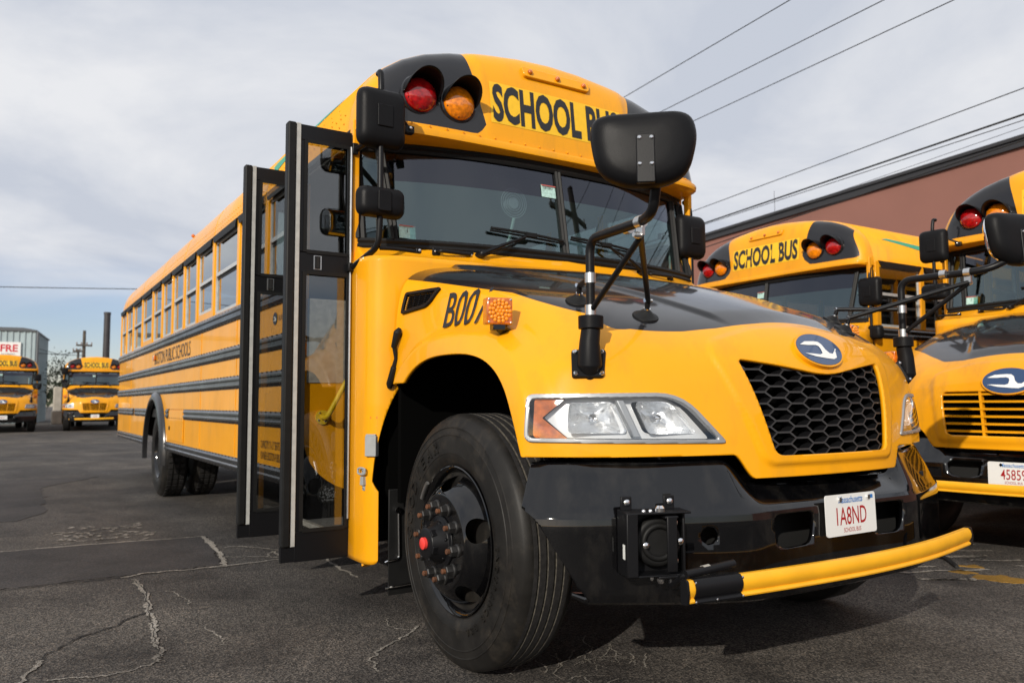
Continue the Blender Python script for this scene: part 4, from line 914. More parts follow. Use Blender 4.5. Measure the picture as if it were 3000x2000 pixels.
def dress_bus(B, hbv, yc, det=2, open_door=False, gate=True, fleet=None, cross=(-1, 1), texts=True, paint='yellow', signals=True):
    Y = paint
    for s in (-1, 1):
        side_mirror(B, s, det)
        if s in cross: cross_mirror(B, s, hbv, det)
    wiper(B, -.58, -.50, -.03); wiper(B, .56, .03, .52)
    for x in ((-.73, .73) if det >= 1 else ()):
        q = MB(); yv = float(yw(x, 1.9))-.045; q.tube(bent([(x-.095,yv,1.865),(x-.085,yv-.03,1.865),(x+.085,yv-.03,1.862),(x+.095,yv,1.862)], .02), .011, 8); q.box((x-.1,yv,1.865), (.045,.012,.04)); q.box((x+.1,yv,1.862), (.045,.012,.04)); h = part('grab_handle', q, 'satin_black', B, bevel=.002)
        q = MB()
        for k in (-.11,-.088,.088,.11): disc_bolt(q, (x+k,yv-.006,1.864), (0,-1,0), .005, .004)
        part('screw', q, 'chrome', h)
    # turn signals
    for s in ((-1, 1) if signals else ()):
        ph, nh = ray(hbv, (s*3, -.215, 1.365), (-s,0,0)); c = Vector((ph.x+s*.055, -.245, 1.425)); rt = rotz(s*R_(14))
        q = MB(); q.tube([ph-nh*.02, Vector((c.x, c.y, c.z-.052))], [.035,.026], 4); q.box((c.x,c.y,c.z-.058), (.05,.05,.03), rt); ts = part('turn_signal', q, 'gloss_black', B, bevel=.003)
        q = MB(); q.box(c, (.104,.062,.104), rt); part('lamp_body', q, 'amber_dark', ts, bevel=.006)
        q = MB()
        if det >= 1:
            for (a, b) in [(r_*math.cos(t), r_*math.sin(t)) for r_, n in ((0,1),(.014,6),(.028,11),(.040,15)) for t in np.linspace(0, 2*math.pi, n, endpoint=False)]:
                q.sphere(c+rt@Vector((a,-.0315,b)), .0085, 8, 4, 0, (1,.8,1), '-Y')
            tag(part('lens_cell', q, 'amber_cell', ts, smooth=60), kind='stuff')
        q = MB()
        for a in (-.044,.044):
            for b in (-.044,.044): disc_bolt(q, c+rt@Vector((a,-.031,b)), rt@Vector((0,-1,0)), .0045, .003, 0, 8)
        part('screw', q, 'chrome', ts)
    if det < 2: 
        q = MB(); q.bb(-1.0,1.0,.98,1.30,1.35,1.80); part('dashboard', q, 'satin_black', B)
        if det == 1 or True:
            q = MB(); q.bb(-1.222, -1.235, 1.06, 1.93, .33, 2.48); dd = part('door', q, 'satin_black', B, bevel=.004)
            for a, b in ((1.10,1.48),(1.52,1.89)):
                q = MB(); q.bb(-1.236, -1.240, a, b, .5, 2.40); part('pane', q, 'side_glass', dd)
        if det == 1:
            for k in range(9):
                for x in (-.72, .72):
                    q = MB(); q.bb(x-.46,x+.46,3.0+k*.86,3.12+k*.86,1.40,2.02); part('seat', q, 'seat_green', B, bevel=.03)
        stickers(B); gate_arm(B, det) if gate else None
        return
    # ================= everything below: the near bus only
    door_leaf(B, 1.005, 1); door_leaf(B, 1.86, 1)
    # step well
    q = MB(); q.bb(-1.19,-.55,1.06,1.92,.355,.375); sw = part('step', q, 'tread_grey', B, bevel=.004)
    q = MB(); q.bb(-1.20,-1.165,1.06,1.92,.355,.385); part('step_nosing', q, 'step_beige', sw, bevel=.006)
    for (xa, z) in ((-.90,.66),(-.62,.95)):
        q = MB(); q.bb(xa,-.3,1.06,1.92,z-.02,z); st = part('step', q, 'tread_grey', B); q = MB(); q.bb(xa-.012,xa+.03,1.06,1.92,z-.035,z+.008); part('step_nosing', q, 'white', st, bevel=.005)
        q = MB(); q.bb(xa,xa+.012,1.06,1.92,z-.30,z-.02); part('riser', q, 'dull_black', st)
    for yy in (1.925, 1.06):
        q = MB(); q.bb(-1.20,-.3,yy,yy+.012,.36,1.15); part('stepwell_wall', q, 'satin_black', B)
    # yellow curved panel, beige panel, speaker grille and rail on the rear stepwell wall
    q = MB(); pg = [(-1.17,1.33)]+[(-1.17+.42*(1-math.cos(t)), .86-.34*math.sin(t)) for t in np.linspace(0, math.pi/2, 12)]+[(-.62,.52),(-.62,1.33)]
    q.prism(pg, lambda a, b, t: (a, 1.924-.01*t, b)); part('barrier_panel', q, [Y], B)
    q = MB(); q.bb(-1.16,-.60,1.905,1.918,1.20,1.72); part('modesty_panel', q, 'step_beige', B, bevel=.004)
    q = MB(); q.lathe([(0,.062),(.012,.062),(.016,.055),(.014,.0)], (-1.02,1.922,.52), 'Y', 28, 0, -1); sp = part('step_lamp', q, 'rubber', B)
    q = MB(); random.seed(5)
    for k in range(70):
        r_, t = .05*math.sqrt(random.random()), random.random()*6.283; q.sphere((-1.02+r_*math.cos(t),1.908,.52+r_*math.sin(t)), .0055, 6, 3, 0, (1,1,1), '-Y')
    tag(part('lamp_facets', q, 'lamp_glint', sp, smooth=0), kind='stuff')
    q = MB(); q.tube(bent([(-1.06,1.90,.99),(-1.06,1.82,.99),(-.93,1.74,1.28),(-.72,1.70,1.62),(-.60,1.85,1.75)], .08), .016, 14); hr = part('handrail', q, 'handrail', B)
    q = MB(); q.tube([(-1.06,1.915,.99),(-1.06,1.90,.99)], .044, 24); part('flange', q, 'handrail', hr); q = MB()
    for k in range(4): disc_bolt(q, (-1.06+.03*math.cos(k*1.571+.6),1.90,.99+.03*math.sin(k*1.571+.6)), (0,-1,0), .007, .005)
    part('screw', q, 'chrome', hr)
    q = MB(); q.bb(-1.185,-1.14,1.955,1.985,.40,2.45); part('rear_door_post', q, [Y], B)
    q = MB(); q.bb(-1.222,-1.18,1.055,1.93,2.485,2.515); part('door_header', q, 'rubber', B)
    q = MB(); q.bb(-1.10,-.8,1.35,1.70,2.56,2.66); q.sphere((-.95,1.2,2.45), .07, 16, 8, 0, (1,.6,1)); part('door_motor', q, 'satin_black', B, bevel=.01)
    # interior
    q = MB(); gv, gf = grid(40, 8, lambda u, v: (-1.12+2.24*u, float(yw(-1.12+2.24*u, 1.87))+.03+.35*v, 1.86-.04*v+.015*math.sin(u*20)*v)); q.add(gv, gf); q.bb(-.45,1.1,1.18,1.30,1.1,1.83); part('dashboard', q, 'satin_black', B)
    q = MB(); a = [Vector((.60+.215*math.cos(t), 1.36+.11*math.sin(t), 1.86+.18*math.sin(t))) for t in np.linspace(0, 2*math.pi, 33)]; q.tube(a, .016, 8); q.tube([(.60,1.36,1.86),(.60,1.28,1.72)], .03, 10)
    for t in (.5, 2.64, 4.71): q.tube([(.60,1.36,1.86),(.60+.21*math.cos(t),1.36+.107*math.sin(t),1.86+.176*math.sin(t))], .014, 6)
    part('steering_wheel', q, 'satin_black', B)
    q = MB(); q.bb(.35,.85,1.72,2.2,1.42,1.56); q.bb(.36,.84,2.14,2.28,1.5,2.22); part('driver_seat', q, 'seat_green', B, bevel=.05, seg=3)
    for k in range(11):
        for x in (-.72, .72):
            q = MB(); yy = 2.75+k*.74; q.bb(x-.46,x+.46,yy,yy+.11,1.38,2.00); q.bb(x-.46,x+.46,yy-.36,yy,1.38,1.50); part('seat', q, 'seat_green', B, bevel=.03)
    q = MB(); c = Vector((-.22,1.02,2.245))
    for r_ in (.03,.045,.06,.075,.088): q.tube([c+Vector((r_*math.cos(t),0,r_*math.sin(t))) for t in np.linspace(0,2*math.pi,25)], .0022, 5)
    q.tube([c+Vector((0,.0,-.09)), c+Vector((0,.05,-.2)), c+Vector((0,.2,-.36))], .01, 6); q.tube([c, c+Vector((0,.06,0))], .035, 12); part('fan', q, 'grey_plastic', B)
    q = MB(); q.box((0,1.15,2.50), (.62,.02,.14)); part('inside_mirror', q, 'satin_black', B, bevel=.02)
    for (x, z, w_, h) in ((-.35,1.985,.20,.15),): pass
    stickers(B)
    # ---------------- hood fittings on the door side
    V, F = hood_data(5, 'hex'); sel = np.where((V[:,0] < -.9), polysdf(V[:, [1,2]], VENT), -1); W, G, _ = clip(V, F, sel); hi = polysdf(W[:, [1,2]], VENT_IN); c0, g0, _ = clip(W, G, -hi); c1, g1, _ = clip(W, G, hi)
    c0 = c0+[-.008,0,.002]; vt = part('vent', MB().add(c0, g0), 'plastic_black', B, smooth=50); md = vt.modifiers.new('s','SOLIDIFY'); md.thickness = .012; md.offset = 0
    part('vent_back', MB().add(c1+[.05,0,0], g1), 'hood_liner', vt)
    def on(y, z): return ray(hbv, (-3,y,z), (1,0,0))[0]
    q = MB()
    for k in range(8):
        z = 1.516+k*.0095; ya = np.interp(z, [1.511,1.588], [.620,.610]); yb_ = np.interp(z, [1.511,1.526,1.545,1.584], [.50,.425,.398,.370]); pa, pb = on(ya, z), on(yb_, z)
        q.prism([(0,0),(1,0),(1,1),(0,1)], lambda a, b, t: pa+(pb-pa)*a+Vector((-.002+.028*b,0,.010*b+.0022*t)))
    for yy in np.arange(.42, .61, .045):
        p0_, p1_ = on(yy, 1.527), on(yy, 1.588); q.tube([p0_+Vector((.002,0,0)), p1_+Vector((.002,0,0))], .0022, 5)
    part('louvre', q, 'plastic_black', vt, smooth=0)
    if fleet:
        V2, F2 = text2d(fleet, .172, .60, .004); V2[:,0] -= V2[:,0].min(); V2[:,0] *= .245/V2[:,0].max()
        part('fleet_number', project(V2, F2, (-2,.232,1.398), (0,-1,0), (0,.20,1), (1,0,0), hbv, .007), 'decal_black', B, smooth=0)
    # fittings on the rounded cowl corner
    cv = BVHTree.FromPolygons(*(lambda g: ([tuple(v) for v in g[0]], g[1]))(grid(120, 4, lambda u, v: (1.2205*math.copysign(abs(math.sin((u-.5)*math.pi))**(2/8), u-.5), .70+.35*(1-max(0, math.cos((u-.5)*math.pi))**(2/8)), .3+1.5*v))))
    def at_px(u, v, bv=cv):
        p, n = ray(bv, CAMP, _f+_r2*((u-1500)/FPX)-_u2*((v-1000)/FPX)); return p, n
    p1, n1 = at_px(1178, 975, hbv); p2, n2 = at_px(1141, 1125); n2 = n2.normalized(); md_ = (p1+p2)/2
    pts = [p1+n1*.012, p1*.72+p2*.28+n1*.022, md_+n2*.020, p2*.72+p1*.28+n2*.022, p2+n2*.012]
    q = MB(); q.tube(pts, [.013,.012,.010,.013,.013], 10); hs = part('hood_strap', q, 'rubber', B, smooth=60)
    q = MB(); q.tube([p1+n1*.012+Vector((0,0,.02)), p1+n1*.024, p1*.7+p2*.3+n1*.024], [.010,.020,.015], 8); part('strap_end', q, 'rubber', hs, bevel=.003); q = MB(); q.tube([p2*.66+p1*.34+n2*.024, p2+n2*.022, p2+n2*.014-Vector((0,0,.02))], [.016,.019,.012], 8); part('strap_end', q, 'rubber', hs, bevel=.003)
    def frame(u, v):
        p, n = at_px(u, v); n = Vector((n.x, n.y, 0)).normalized(); return p, n, Vector((-n.y*-1, n.x*-1, 0)) if False else Vector((0,0,1)).cross(n).normalized()
    o, nb, ub = frame(1091, 1306); ub = ub if ub.dot(_r2) > 0 else -ub
    q = MB(); q.prism(rpoly([(-.030,-.049),(.030,-.049),(.030,.049),(-.030,.049)], .004), lambda a, b, t: o+ub*a+Vector((0,0,b))+nb*(-.01+.032*t)); bx = part('release_box', q, 'grey_plastic', B, bevel=.003)
    q = MB(); q.tube([o+ub*-.026+Vector((0,0,.052))+nb*.014, o+ub*.026+Vector((0,0,.052))+nb*.014], .006, 8); part('hinge', q, 'grey_plastic', bx)
    o2, nb, ub = frame(1096, 1243); ub = ub if ub.dot(_r2) > 0 else -ub
    q = MB(); r4 = [(-.020,-.037),(.020,-.037),(.020,.037),(-.020,.037)]; q.prism(r4, lambda a, b, t: o2+ub*a+Vector((0,0,b))+nb*(-.002+.006*t)); dl = part('release_decal', q, 'decal_black', B)
    q = MB(); o3 = o2+nb*.005
    for (tx, z, h) in (('DOOR',.020,.0065),('RELEASE',.011,.0065),('PULL COVER',.000,.0042),('TURN CLOCKWISE',-.007,.0036),('OPEN DOOR',-.014,.0036)):
        V2, F2 = text2d(tx, h, .7); V2[:,0] -= (V2[:,0].min()+V2[:,0].max())/2; flat(V2, F2, o3+Vector((0,0,z)), ub, (0,0,1), q, 0)
    q.add([o3+ub*a+Vector((0,0,b)) for a, b in ((-.013,-.026),(.013,-.026),(0,-.037),(-.007,-.020),(.007,-.020),(.007,-.026),(-.007,-.026))], [(0,2,1),(3,6,5,4)], 0)
    q.add([o3+ub*a+Vector((0,0,b)) for a, b in ((-.019,.030),(.019,.030),(.019,.036),(-.019,.036))], [(0,1,2,3)], 1); part('decal_lettering', q, ['white','red_cap'], dl, smooth=0)
    o, nb, ub = frame(1070, 1392); ub = ub if ub.dot(_r2) > 0 else -ub
    q = MB(); lp = [o+ub*(.030*math.copysign(min(1, abs(math.cos(t))*1.25)**.7, math.cos(t)))+Vector((0,0,.015*math.sin(t)+.022))+nb*.022 for t in np.linspace(0, 2*math.pi, 29)]; q.tube(lp, .0052, 8)
    tl = part('tee_latch', q, 'grey_plastic', B); q = MB(); q.prism(rpoly([(-.015,-.024),(.015,-.024),(.011,.018),(-.011,.018)], .003), lambda a, b, t: o+ub*a+Vector((0,0,b-.022))+nb*(.0+.022*t)); q.prism([(-.010,-.072),(.010,-.072),(.010,-.040),(-.010,-.040)], lambda a, b, t: o+ub*a+Vector((0,0,b))+nb*(-.004+.014*t)); q.prism([(-.009,.004),(.009,.004),(.009,.034),(-.009,.034)], lambda a, b, t: o+ub*a+Vector((0,0,b))+nb*(-.004+.020*t)); part('latch_body', q, 'grey_plastic', tl, bevel=.0015)
    q = MB(); disc_bolt(q, o+Vector((0,0,.024))+nb*.015, nb, .006, .004); disc_bolt(q, o+Vector((0,0,-.060))+nb*.009, nb, .006, .004); part('bolt', q, 'chrome', tl)
    # dealer decal on the cowl
    od, nd_ = at_px(1096, 790); uh = Vector((0,0,1)).cross(Vector((nd_.x, nd_.y, 0)).normalized()); uh = uh if uh.dot(_r2) > 0 else -uh; od = od+nd_*.1; q = MB()
    for (tx, z, h) in (('ANDERSON',.010,.010),('BLUE BIRD SALES',.001,.005),('NEW ENGLAND',-.011,.007)):
        V2, F2 = text2d(tx, h, .9); V2[:,0] -= (V2[:,0].min()+V2[:,0].max())/2; V2[:,0] *= .060/(V2[:,0].max()-V2[:,0].min()); project(V2, F2, od+Vector((0,0,z)), uh, (0,0,1), -nd_, cv, .002, q)
    for (a0, a1, b0, b1) in ((-.034,.034,.023,.0245),(-.034,.034,-.019,-.0175),(-.034,-.0325,-.019,.0245),(.0325,.034,-.019,.0245)):
        V2, F2 = grid(6,1,lambda u,v:(a0+(a1-a0)*u,b0+(b1-b0)*v,0)); project(V2[:, :2], F2, od, uh, (0,0,1), -nd_, cv, .002, q)
    part('dealer_decal', q, 'decal_orange', B, smooth=0)
    # mud flap with wire guard, drain
    q = MB(); q.bb(-1.13,-.80,.725,.735,.16,.66); mf = part('mud_flap', q, 'rubber', B, bevel=.003)
    q = MB(); q.tube(bent([(-1.085,.715,.56),(-1.08,.715,.33),(-1.14,.715,.325),(-1.15,.72,.32)], .02), .0055, 8); q.tube(bent([(-1.15,.715,.20),(-1.10,.705,.205),(-.82,.70,.215)], .02), .0055, 8); q.tube([(-1.085,.722,.56),(-1.085,.708,.56)], .016, 14); part('wire_guard', q, 'chrome', mf)
    q = MB(); q.tube([(-1.16,.95,.31),(-1.16,.93,.27)], [.02,.024], 8); part('drain_tube', q, [Y], B)
    # lettering on the door side
    q = MB(); V2, F2 = text2d('BOSTON PUBLIC SCHOOLS', .15, .55, .003); V2[:,0] -= (V2[:,0].min()+V2[:,0].max())/2; V2[:,0] *= 2.25/(V2[:,0].max()-V2[:,0].min()); flat(V2, F2, (-1.2225,6.45,1.55), (0,-1,0), (0,0,1), q)
    part('side_lettering', q, 'decal_black', B, smooth=0)
    for tx, z in (('CAPACITY: 71-13" SEATS',.775),('OWNER: BOSTON PUBLIC',.70)):
        q = MB(); V2, F2 = text2d(tx, .055, .55, .003, 'LEFT'); flat(V2, F2, (-1.2225,2.70,z), (0,-1,0), (0,0,1), q); part('side_lettering', q, 'decal_black', B, smooth=0)
    q = MB(); q.prism([(.05*math.cos(t)*1.0,.042*math.sin(t)) for t in np.linspace(0,2*math.pi,24,endpoint=False)], lambda a, b, t: (-1.222-.0015*t, 2.40-a, 1.636+b)); sb = part('side_emblem', q, 'decal_grey', B)
    q = MB(); bird = [(-.04,.008),(0,.016),(.012,.006),(.03,-.006),(.036,.0),(.026,-.018),(0,-.018),(-.04,-.010),(-.005,-.010),(0,.004)]; q.prism(bird, lambda a, b, t: (-1.2243-.0004*t, 2.40-a, 1.636+b)); V2, F2 = text2d('BLUE BIRD', .035, .8, 0, 'LEFT'); flat(V2, F2, (-1.2243,2.32,1.618), (0,-1,0), (0,0,1), q, 1); part('emblem_mark', q, ['white','decal_grey'], sb, smooth=0)
    q = MB(); sv, sf = grid(20, 6, lambda u, v: (u, v, 0)); VV = []
    for u, v, _ in sv:
        z = 2.64+.16*u**.7*1.0+(.06*(1-u)+.015)*v; y = 1.35+1.15*(1-u)+.12*v; x = -np.interp(z, [2.56,2.645,2.726,2.803,2.885,2.955,3.012], [1.22,1.205,1.179,1.132,1.054,.95,.82])-.004; VV.append((x, y, z+.003))
    q.add(VV, sf); part('green_swoosh', q, 'decal_green', B)
    q = MB(); q.bb(-1.222,-1.245,7.50,7.60,1.60,1.66); mk = part('side_marker', q, 'amber_dark', B, bevel=.006)
    q = MB(); q.sphere((-1.12,5.9,2.84), .02, 10, 6); part('roof_marker', q, 'amber_dark', B)
    gate_arm(B, 2)

def stickers(B):
    for (x, z, w_, h, m) in ((-.945,1.975,.095,.072,'sticker'),(-.075,2.300,.10,.075,'sticker')):
        q = MB(); y_ = float(yw(x, z))-.004; q.box((x,y_,z), (w_,.001,h), Matrix.Rotation(-.16,3,'X')); st = part('sticker', q, m, B, smooth=0)
        q = MB()
        q.box((x,y_-.001,z+h*.45), (w_,.0008,h*.08), Matrix.Rotation(-.16,3,'X'), 1)
        if x < -.5:
            V2, F2 = text2d('1', h*.36, 1.0); V2[:,0] -= V2[:,0].mean(); flat(V2, F2, (x,y_-.003,z-h*.05), (1,0,0), (0,.16,1), q, 0)
            q.box((x,y_-.002,z-h*.3), (w_*.55,.0008,h*.14), Matrix.Rotation(-.16,3,'X'), 0)
        else:
            for k, t in enumerate(('DECALS','INSPECT','14 22 0')):
                V2, F2 = text2d(t, h*.2, .9); V2[:,0] -= V2[:,0].mean(); flat(V2, F2, (x,y_-.003+.04*k*h,z+h*(.18-.28*k)), (1,0,0), (0,.16,1), q, 0)
        part('decal_lettering', q, ['decal_grey','sticker_red'], st, smooth=0)

def gate_arm(B, det):
    # crossing gate: actuator box on the bumper and the bowed yellow arm
    c = Vector((-.87, float(ybump(.87))-.050, .612)); rt = rotz(R_(-20)); K = .78; L_ = lambda a, b, z: c+rt@Vector((a*K, b*K, z*K))
    q = MB(); q.box(L_(0,.055,0), tuple(K*k_ for k_ in (.29,.012,.27)), rt); q.box(L_(0,.0,.128), tuple(K*k_ for k_ in (.29,.11,.01)), rt); q.box(L_(-.12,-.0,-.0), tuple(K*k_ for k_ in (.05,.115,.262)), rt); q.box(L_(.0,.0,-.130), tuple(K*k_ for k_ in (.26,.10,.008)), rt); q.box(L_(.135,.03,0), tuple(K*k_ for k_ in (.012,.06,.26)), rt)
    q.box(L_(-.11,.045,.16), tuple(K*k_ for k_ in (.05,.012,.06)), rt); q.box(L_(.085,.045,.16), tuple(K*k_ for k_ in (.05,.012,.06)), rt)
    bx = part('gate_actuator', q, 'satin_black', B, bevel=.004)
    q = MB(); o = L_(.02,.02,0); nrm = rt@Vector((0,-1,0)); U = rt@Vector((1,0,0)); n = 32
    for r_, d, rr in ((.068,.0,.016),(.054,.014,.010)): q.tube([o+U*r_*math.cos(t)+Vector((0,0,r_*math.sin(t)))+nrm*d for t in np.linspace(0,2*math.pi,n+1)], rr, 8)
    q.tube([o-nrm*.02, o+nrm*.010], .054, 28); part('diaphragm', q, 'rubber', bx, smooth=50)
    q = MB(); q.box(L_(.055,-.055,.0), tuple(K*k_ for k_ in (.045,.012,.23)), rt); q.box(L_(.055,-.03,.11), tuple(K*k_ for k_ in (.06,.06,.012)), rt); q.box(L_(.04,-.03,-.135), tuple(K*k_ for k_ in (.10,.07,.012)), rt); part('bracket', q, 'satin_black', bx, bevel=.003)
    q = MB()
    for a, b, z in ((-.11,.036,.165),(.085,.036,.165),(.09,-.0,.08),(.115,-.0,.0),(.09,-.0,-.08),(-.045,-.01,-.01)): disc_bolt(q, L_(a,b,z), nrm, .011, .008)
    for a in (-.06,-.03): disc_bolt(q, L_(a,-.03,.133), (0,0,1), .007, .008)
    disc_bolt(q, L_(.01,-.035,.133), (0,0,1), .018, .02); disc_bolt(q, L_(.01,-.035,-.134), (0,0,-1), .016, .022); disc_bolt(q, L_(-.03,-.035,-.134), (0,0,-1), .007, .012); part('bolt', q, 'chrome', bx)
    if det == 2:
        q = MB(); q.box(L_(-.1455,-.02,-.03), tuple(K*k_ for k_ in (.001,.024,.06)), rt); part('label_tag', q, 'white', bx)
    ax = [(-.915,-1.035,.492),(-.55,-1.085,.496),(-.1,-1.115,.500),(.3,-1.10,.505),(.70,-1.035,.512)]; P_ = catmull(ax, 8); path = []
    for i, p in enumerate(P_):
        t = (P_[min(i+1,len(P_)-1)]-P_[max(0,i-1)]).normalized(); nn = Vector((t.y,-t.x,0)).normalized(); path.append((p, nn, Vector((0,0,1))))
    prof = [(-.012,-.034),(.011,-.034),(.013,-.029),(.010,-.023),(.005,-.020),(.010,-.014),(.016,-.002),(.0175,.010),(.013,.025),(.004,.034),(-.012,.034)]
    q = MB(); q.sweep(prof, path); ar = part('crossing_arm', q, 'arm_yellow', B, smooth=35)
    for e in (0, -1):
        q = MB(); p, nn, wv = path[e]; tt = (P_[0]-P_[1]).normalized() if e == 0 else (P_[-1]-P_[-2]).normalized(); q.prism(rpoly([(-.016,-.038),(.016,-.038),(.022,0),(.016,.038),(-.016,.038)], .008), lambda a, b, t: p+nn*a+wv*b+tt*(-.003+.008*t)); part('end_cap', q, 'satin_black', ar)
    q = MB(); pr2 = [(a*1.12+.003, b*1.08) for a, b in prof]; q.sweep(pr2, path[1:6]); cu = part('cuff', q, 'satin_black', ar, smooth=35)
    q = MB()
    for i, b in ((1,.028),(5,.028),(1,-.03),(5,-.03),(3,-.03)): p, nn, wv = path[i]; disc_bolt(q, p+nn*.018+wv*b, nn, .004, .003, 0, 8)
    part('screw', q, 'chrome', cu)
    q = MB(); p0 = path[0][0]; q.tube(bent([L_(.05,-.045,-.135), L_(.05,-.05,-.175), p0+Vector((.02,.02,.045)), p0+Vector((.19,.0,.062))], .03), .011, 10); q.tube([p0+Vector((.02,.018,.047)), p0+Vector((.21,-.006,.064))], .0145, 10); part('pivot_rod', q, 'satin_black', ar)
    q = MB(); q.tube([p0+Vector((.09,.012,.053)), p0+Vector((.115,.009,.0555))], .016, 10); part('tape', q, 'step_beige', ar)
    q = MB(); q.tube(bent([(.42,-.93,.42),(.46,-1.0,.44),(.56,-1.05,.505),(.60,-1.06,.53)], .03), .007, 8); part('arm_hook', q, 'satin_black', B)
# ================================================================== the yard
def asphalt(name, base, light, bumpk=0.5, stain=True, speck=0.55):
    m = bpy.data.materials.new(name); m.use_nodes = True; t = m.node_tree; b = t.nodes['Principled BSDF']; co = t.nodes.new('ShaderNodeTexCoord')
    def noise(s, d=4, r=.5):
        n = t.nodes.new('ShaderNodeTexNoise'); n.inputs['Scale'].default_value = s; n.inputs['Detail'].default_value = d; n.inputs['Roughness'].default_value = r; t.links.new(co.outputs['Object'], n.inputs['Vector']); return n
    def ramp(src, p0, c0, p1, c1):
        r = t.nodes.new('ShaderNodeValToRGB'); t.links.new(src, r.inputs[0]); r.color_ramp.elements[0].position = p0; r.color_ramp.elements[1].position = p1
        r.color_ramp.elements[0].color = (*c0, 1); r.color_ramp.elements[1].color = (*c1, 1); return r
    def mix(f, a, c, mode='MIX'):
        n = t.nodes.new('ShaderNodeMixRGB'); n.blend_type = mode
        if hasattr(f, 'links'): t.links.new(f, n.inputs[0])
        else: n.inputs[0].default_value = f
        t.links.new(a, n.inputs[1]); t.links.new(c, n.inputs[2]); return n.outputs[0]
    vo = t.nodes.new('ShaderNodeTexVoronoi'); vo.inputs['Scale'].default_value = 135; t.links.new(co.outputs['Object'], vo.inputs['Vector'])
    st = ramp(vo.outputs['Color'], .30, tuple(c*.30 for c in base), .95, light)
    v2 = t.nodes.new('ShaderNodeTexVoronoi'); v2.inputs['Scale'].default_value = 62; t.links.new(co.outputs['Object'], v2.inputs['Vector']); st2 = ramp(v2.outputs['Color'], .72, (1,1,1), .98, (1.9,1.8,1.65))
    fine = ramp(noise(420, 2).outputs['Fac'], .4, tuple(c*.55 for c in base), .7, tuple(c*1.3 for c in base))
    c = mix(speck, fine.outputs[0], st.outputs[0]); c = mix(speck, c, mix(1.0, c, st2.outputs[0], 'MULTIPLY'))
    big = ramp(noise(1.1, 6, .6).outputs['Fac'], .35, (.62,.60,.58), .68, (1.22,1.2,1.17)); c = mix(1.0, c, big.outputs[0], 'MULTIPLY')
    if stain:
        s2 = ramp(noise(.28, 5, .62).outputs['Fac'], .42, (.72,.72,.75), .62, (1.15,1.12,1.08)); c = mix(1.0, c, s2.outputs[0], 'MULTIPLY')
    s3 = ramp(noise(2.3, 7, .62).outputs['Fac'], .36, (.58,.57,.57), .47, (1.0,1.0,1.0)); c = mix(.8, c, mix(1.0, c, s3.outputs[0], 'MULTIPLY'))
    t.links.new(c, b.inputs['Base Color']); b.inputs['Roughness'].default_value = .82; b.inputs['Specular IOR Level'].default_value = .35
    bp = t.nodes.new('ShaderNodeBump'); bp.inputs['Strength'].default_value = bumpk; bp.inputs['Distance'].default_value = .006
    hm = t.nodes.new('ShaderNodeMath'); hm.operation = 'ADD'; t.links.new(vo.outputs['Distance'], hm.inputs[0]); n3 = noise(260, 3); t.links.new(n3.outputs['Fac'], hm.inputs[1])
    t.links.new(hm.outputs[0], bp.inputs['Height']); t.links.new(bp.outputs[0], b.inputs['Normal']); M[name] = m
asphalt('asphalt_worn', (.064,.060,.057), (.27,.245,.22), .9, True, .62)
asphalt('asphalt_patch', (.050,.047,.049), (.115,.105,.10), .5, True, .5)
asphalt('crack_fill', (.36,.335,.30), (.62,.58,.52), .8, False, .5)
asphalt('kerf', (.012,.011,.010), (.03,.028,.025), .3, False, .3)
asphalt('yellow_worn', (.36,.19,.018), (.20,.14,.05), .4, False, .4)
gm = MB(); gm.bb(-400,400,-300,500,-.3,0); tag(part('ground', gm, 'asphalt_worn', smooth=0), kind='structure')
rnd = random.Random(11)
def rough_poly(pts, step=.05, amp=.012):
    o = []
    for i in range(len(pts)):
        a, b = Vector(pts[i]), Vector(pts[(i+1) % len(pts)]); n = max(1, int((b-a).length/step)); d = (b-a).normalized(); nn = Vector((-d.y, d.x))
        for k in range(n): o.append(tuple(a+(b-a)*k/n+nn*rnd.gauss(0, amp)))
    return o
def sheet(name, poly, z, m):
    q = MB(); q.prism(poly, lambda a, b, t: (a, b, z*t-.002*(1-t))); tag(part(name, q, m, smooth=0), kind='structure')
sheet('asphalt_patch', rough_poly([(-1.30,4.03),(-1.45,2.76),(-2.7,2.74),(-5.2,2.72),(-5.2,4.15),(-2.7,4.12)], .03, .010), .005, 'asphalt_patch')
sheet('asphalt_patch', rough_poly([(-1.55,10.5),(-2.3,9.2),(-2.35,6.4),(-2.6,5.9),(-4.2,5.9),(-6,11)], .12, .02), .004, 'asphalt_patch')
def crack(pts, w, m='crack_fill', z=.0045, amp=.03, name='crack'):
    P_ = catmull([(a, b, 0) for a, b in pts], 16); L1 = []; L2 = []; jj = 0.0; wv = 1.0
    for i, p in enumerate(P_):
        t = (P_[min(i+1,len(P_)-1)]-P_[max(0,i-1)]).normalized(); n = Vector((-t.y,t.x,0)); jj = .8*jj+rnd.gauss(0, amp*.16); wv = .6*wv+.4*(.3+1.3*rnd.random()); ww = w*wv*(.7+.6*rnd.random()); j = n*jj
        L1.append(p+j+n*ww*(.3+.4*rnd.random())); L2.append(p+j-n*ww*(.3+.4*rnd.random()))
    q = MB(); n = len(P_); q.add([(v.x,v.y,z) for v in L1+L2], [(i, i+1, n+i+1, n+i) for i in range(n-1)]); tag(part(name, q, m, smooth=0), kind='structure')
crack([(-2.006,2.6),(-2.0,2.2),(-2.05,1.63),(-2.07,1.26),(-2.10,.96),(-2.137,.817)], .004, 'kerf', .0058); crack([(-2.006,2.6),(-2.007,2.078),(-2.04,1.629),(-2.075,1.258),(-2.093,.968),(-2.137,.817)], .030)
crack([(-2.137,.817),(-2.229,.766),(-2.326,.75),(-2.43,.779),(-2.525,.815)], .012)
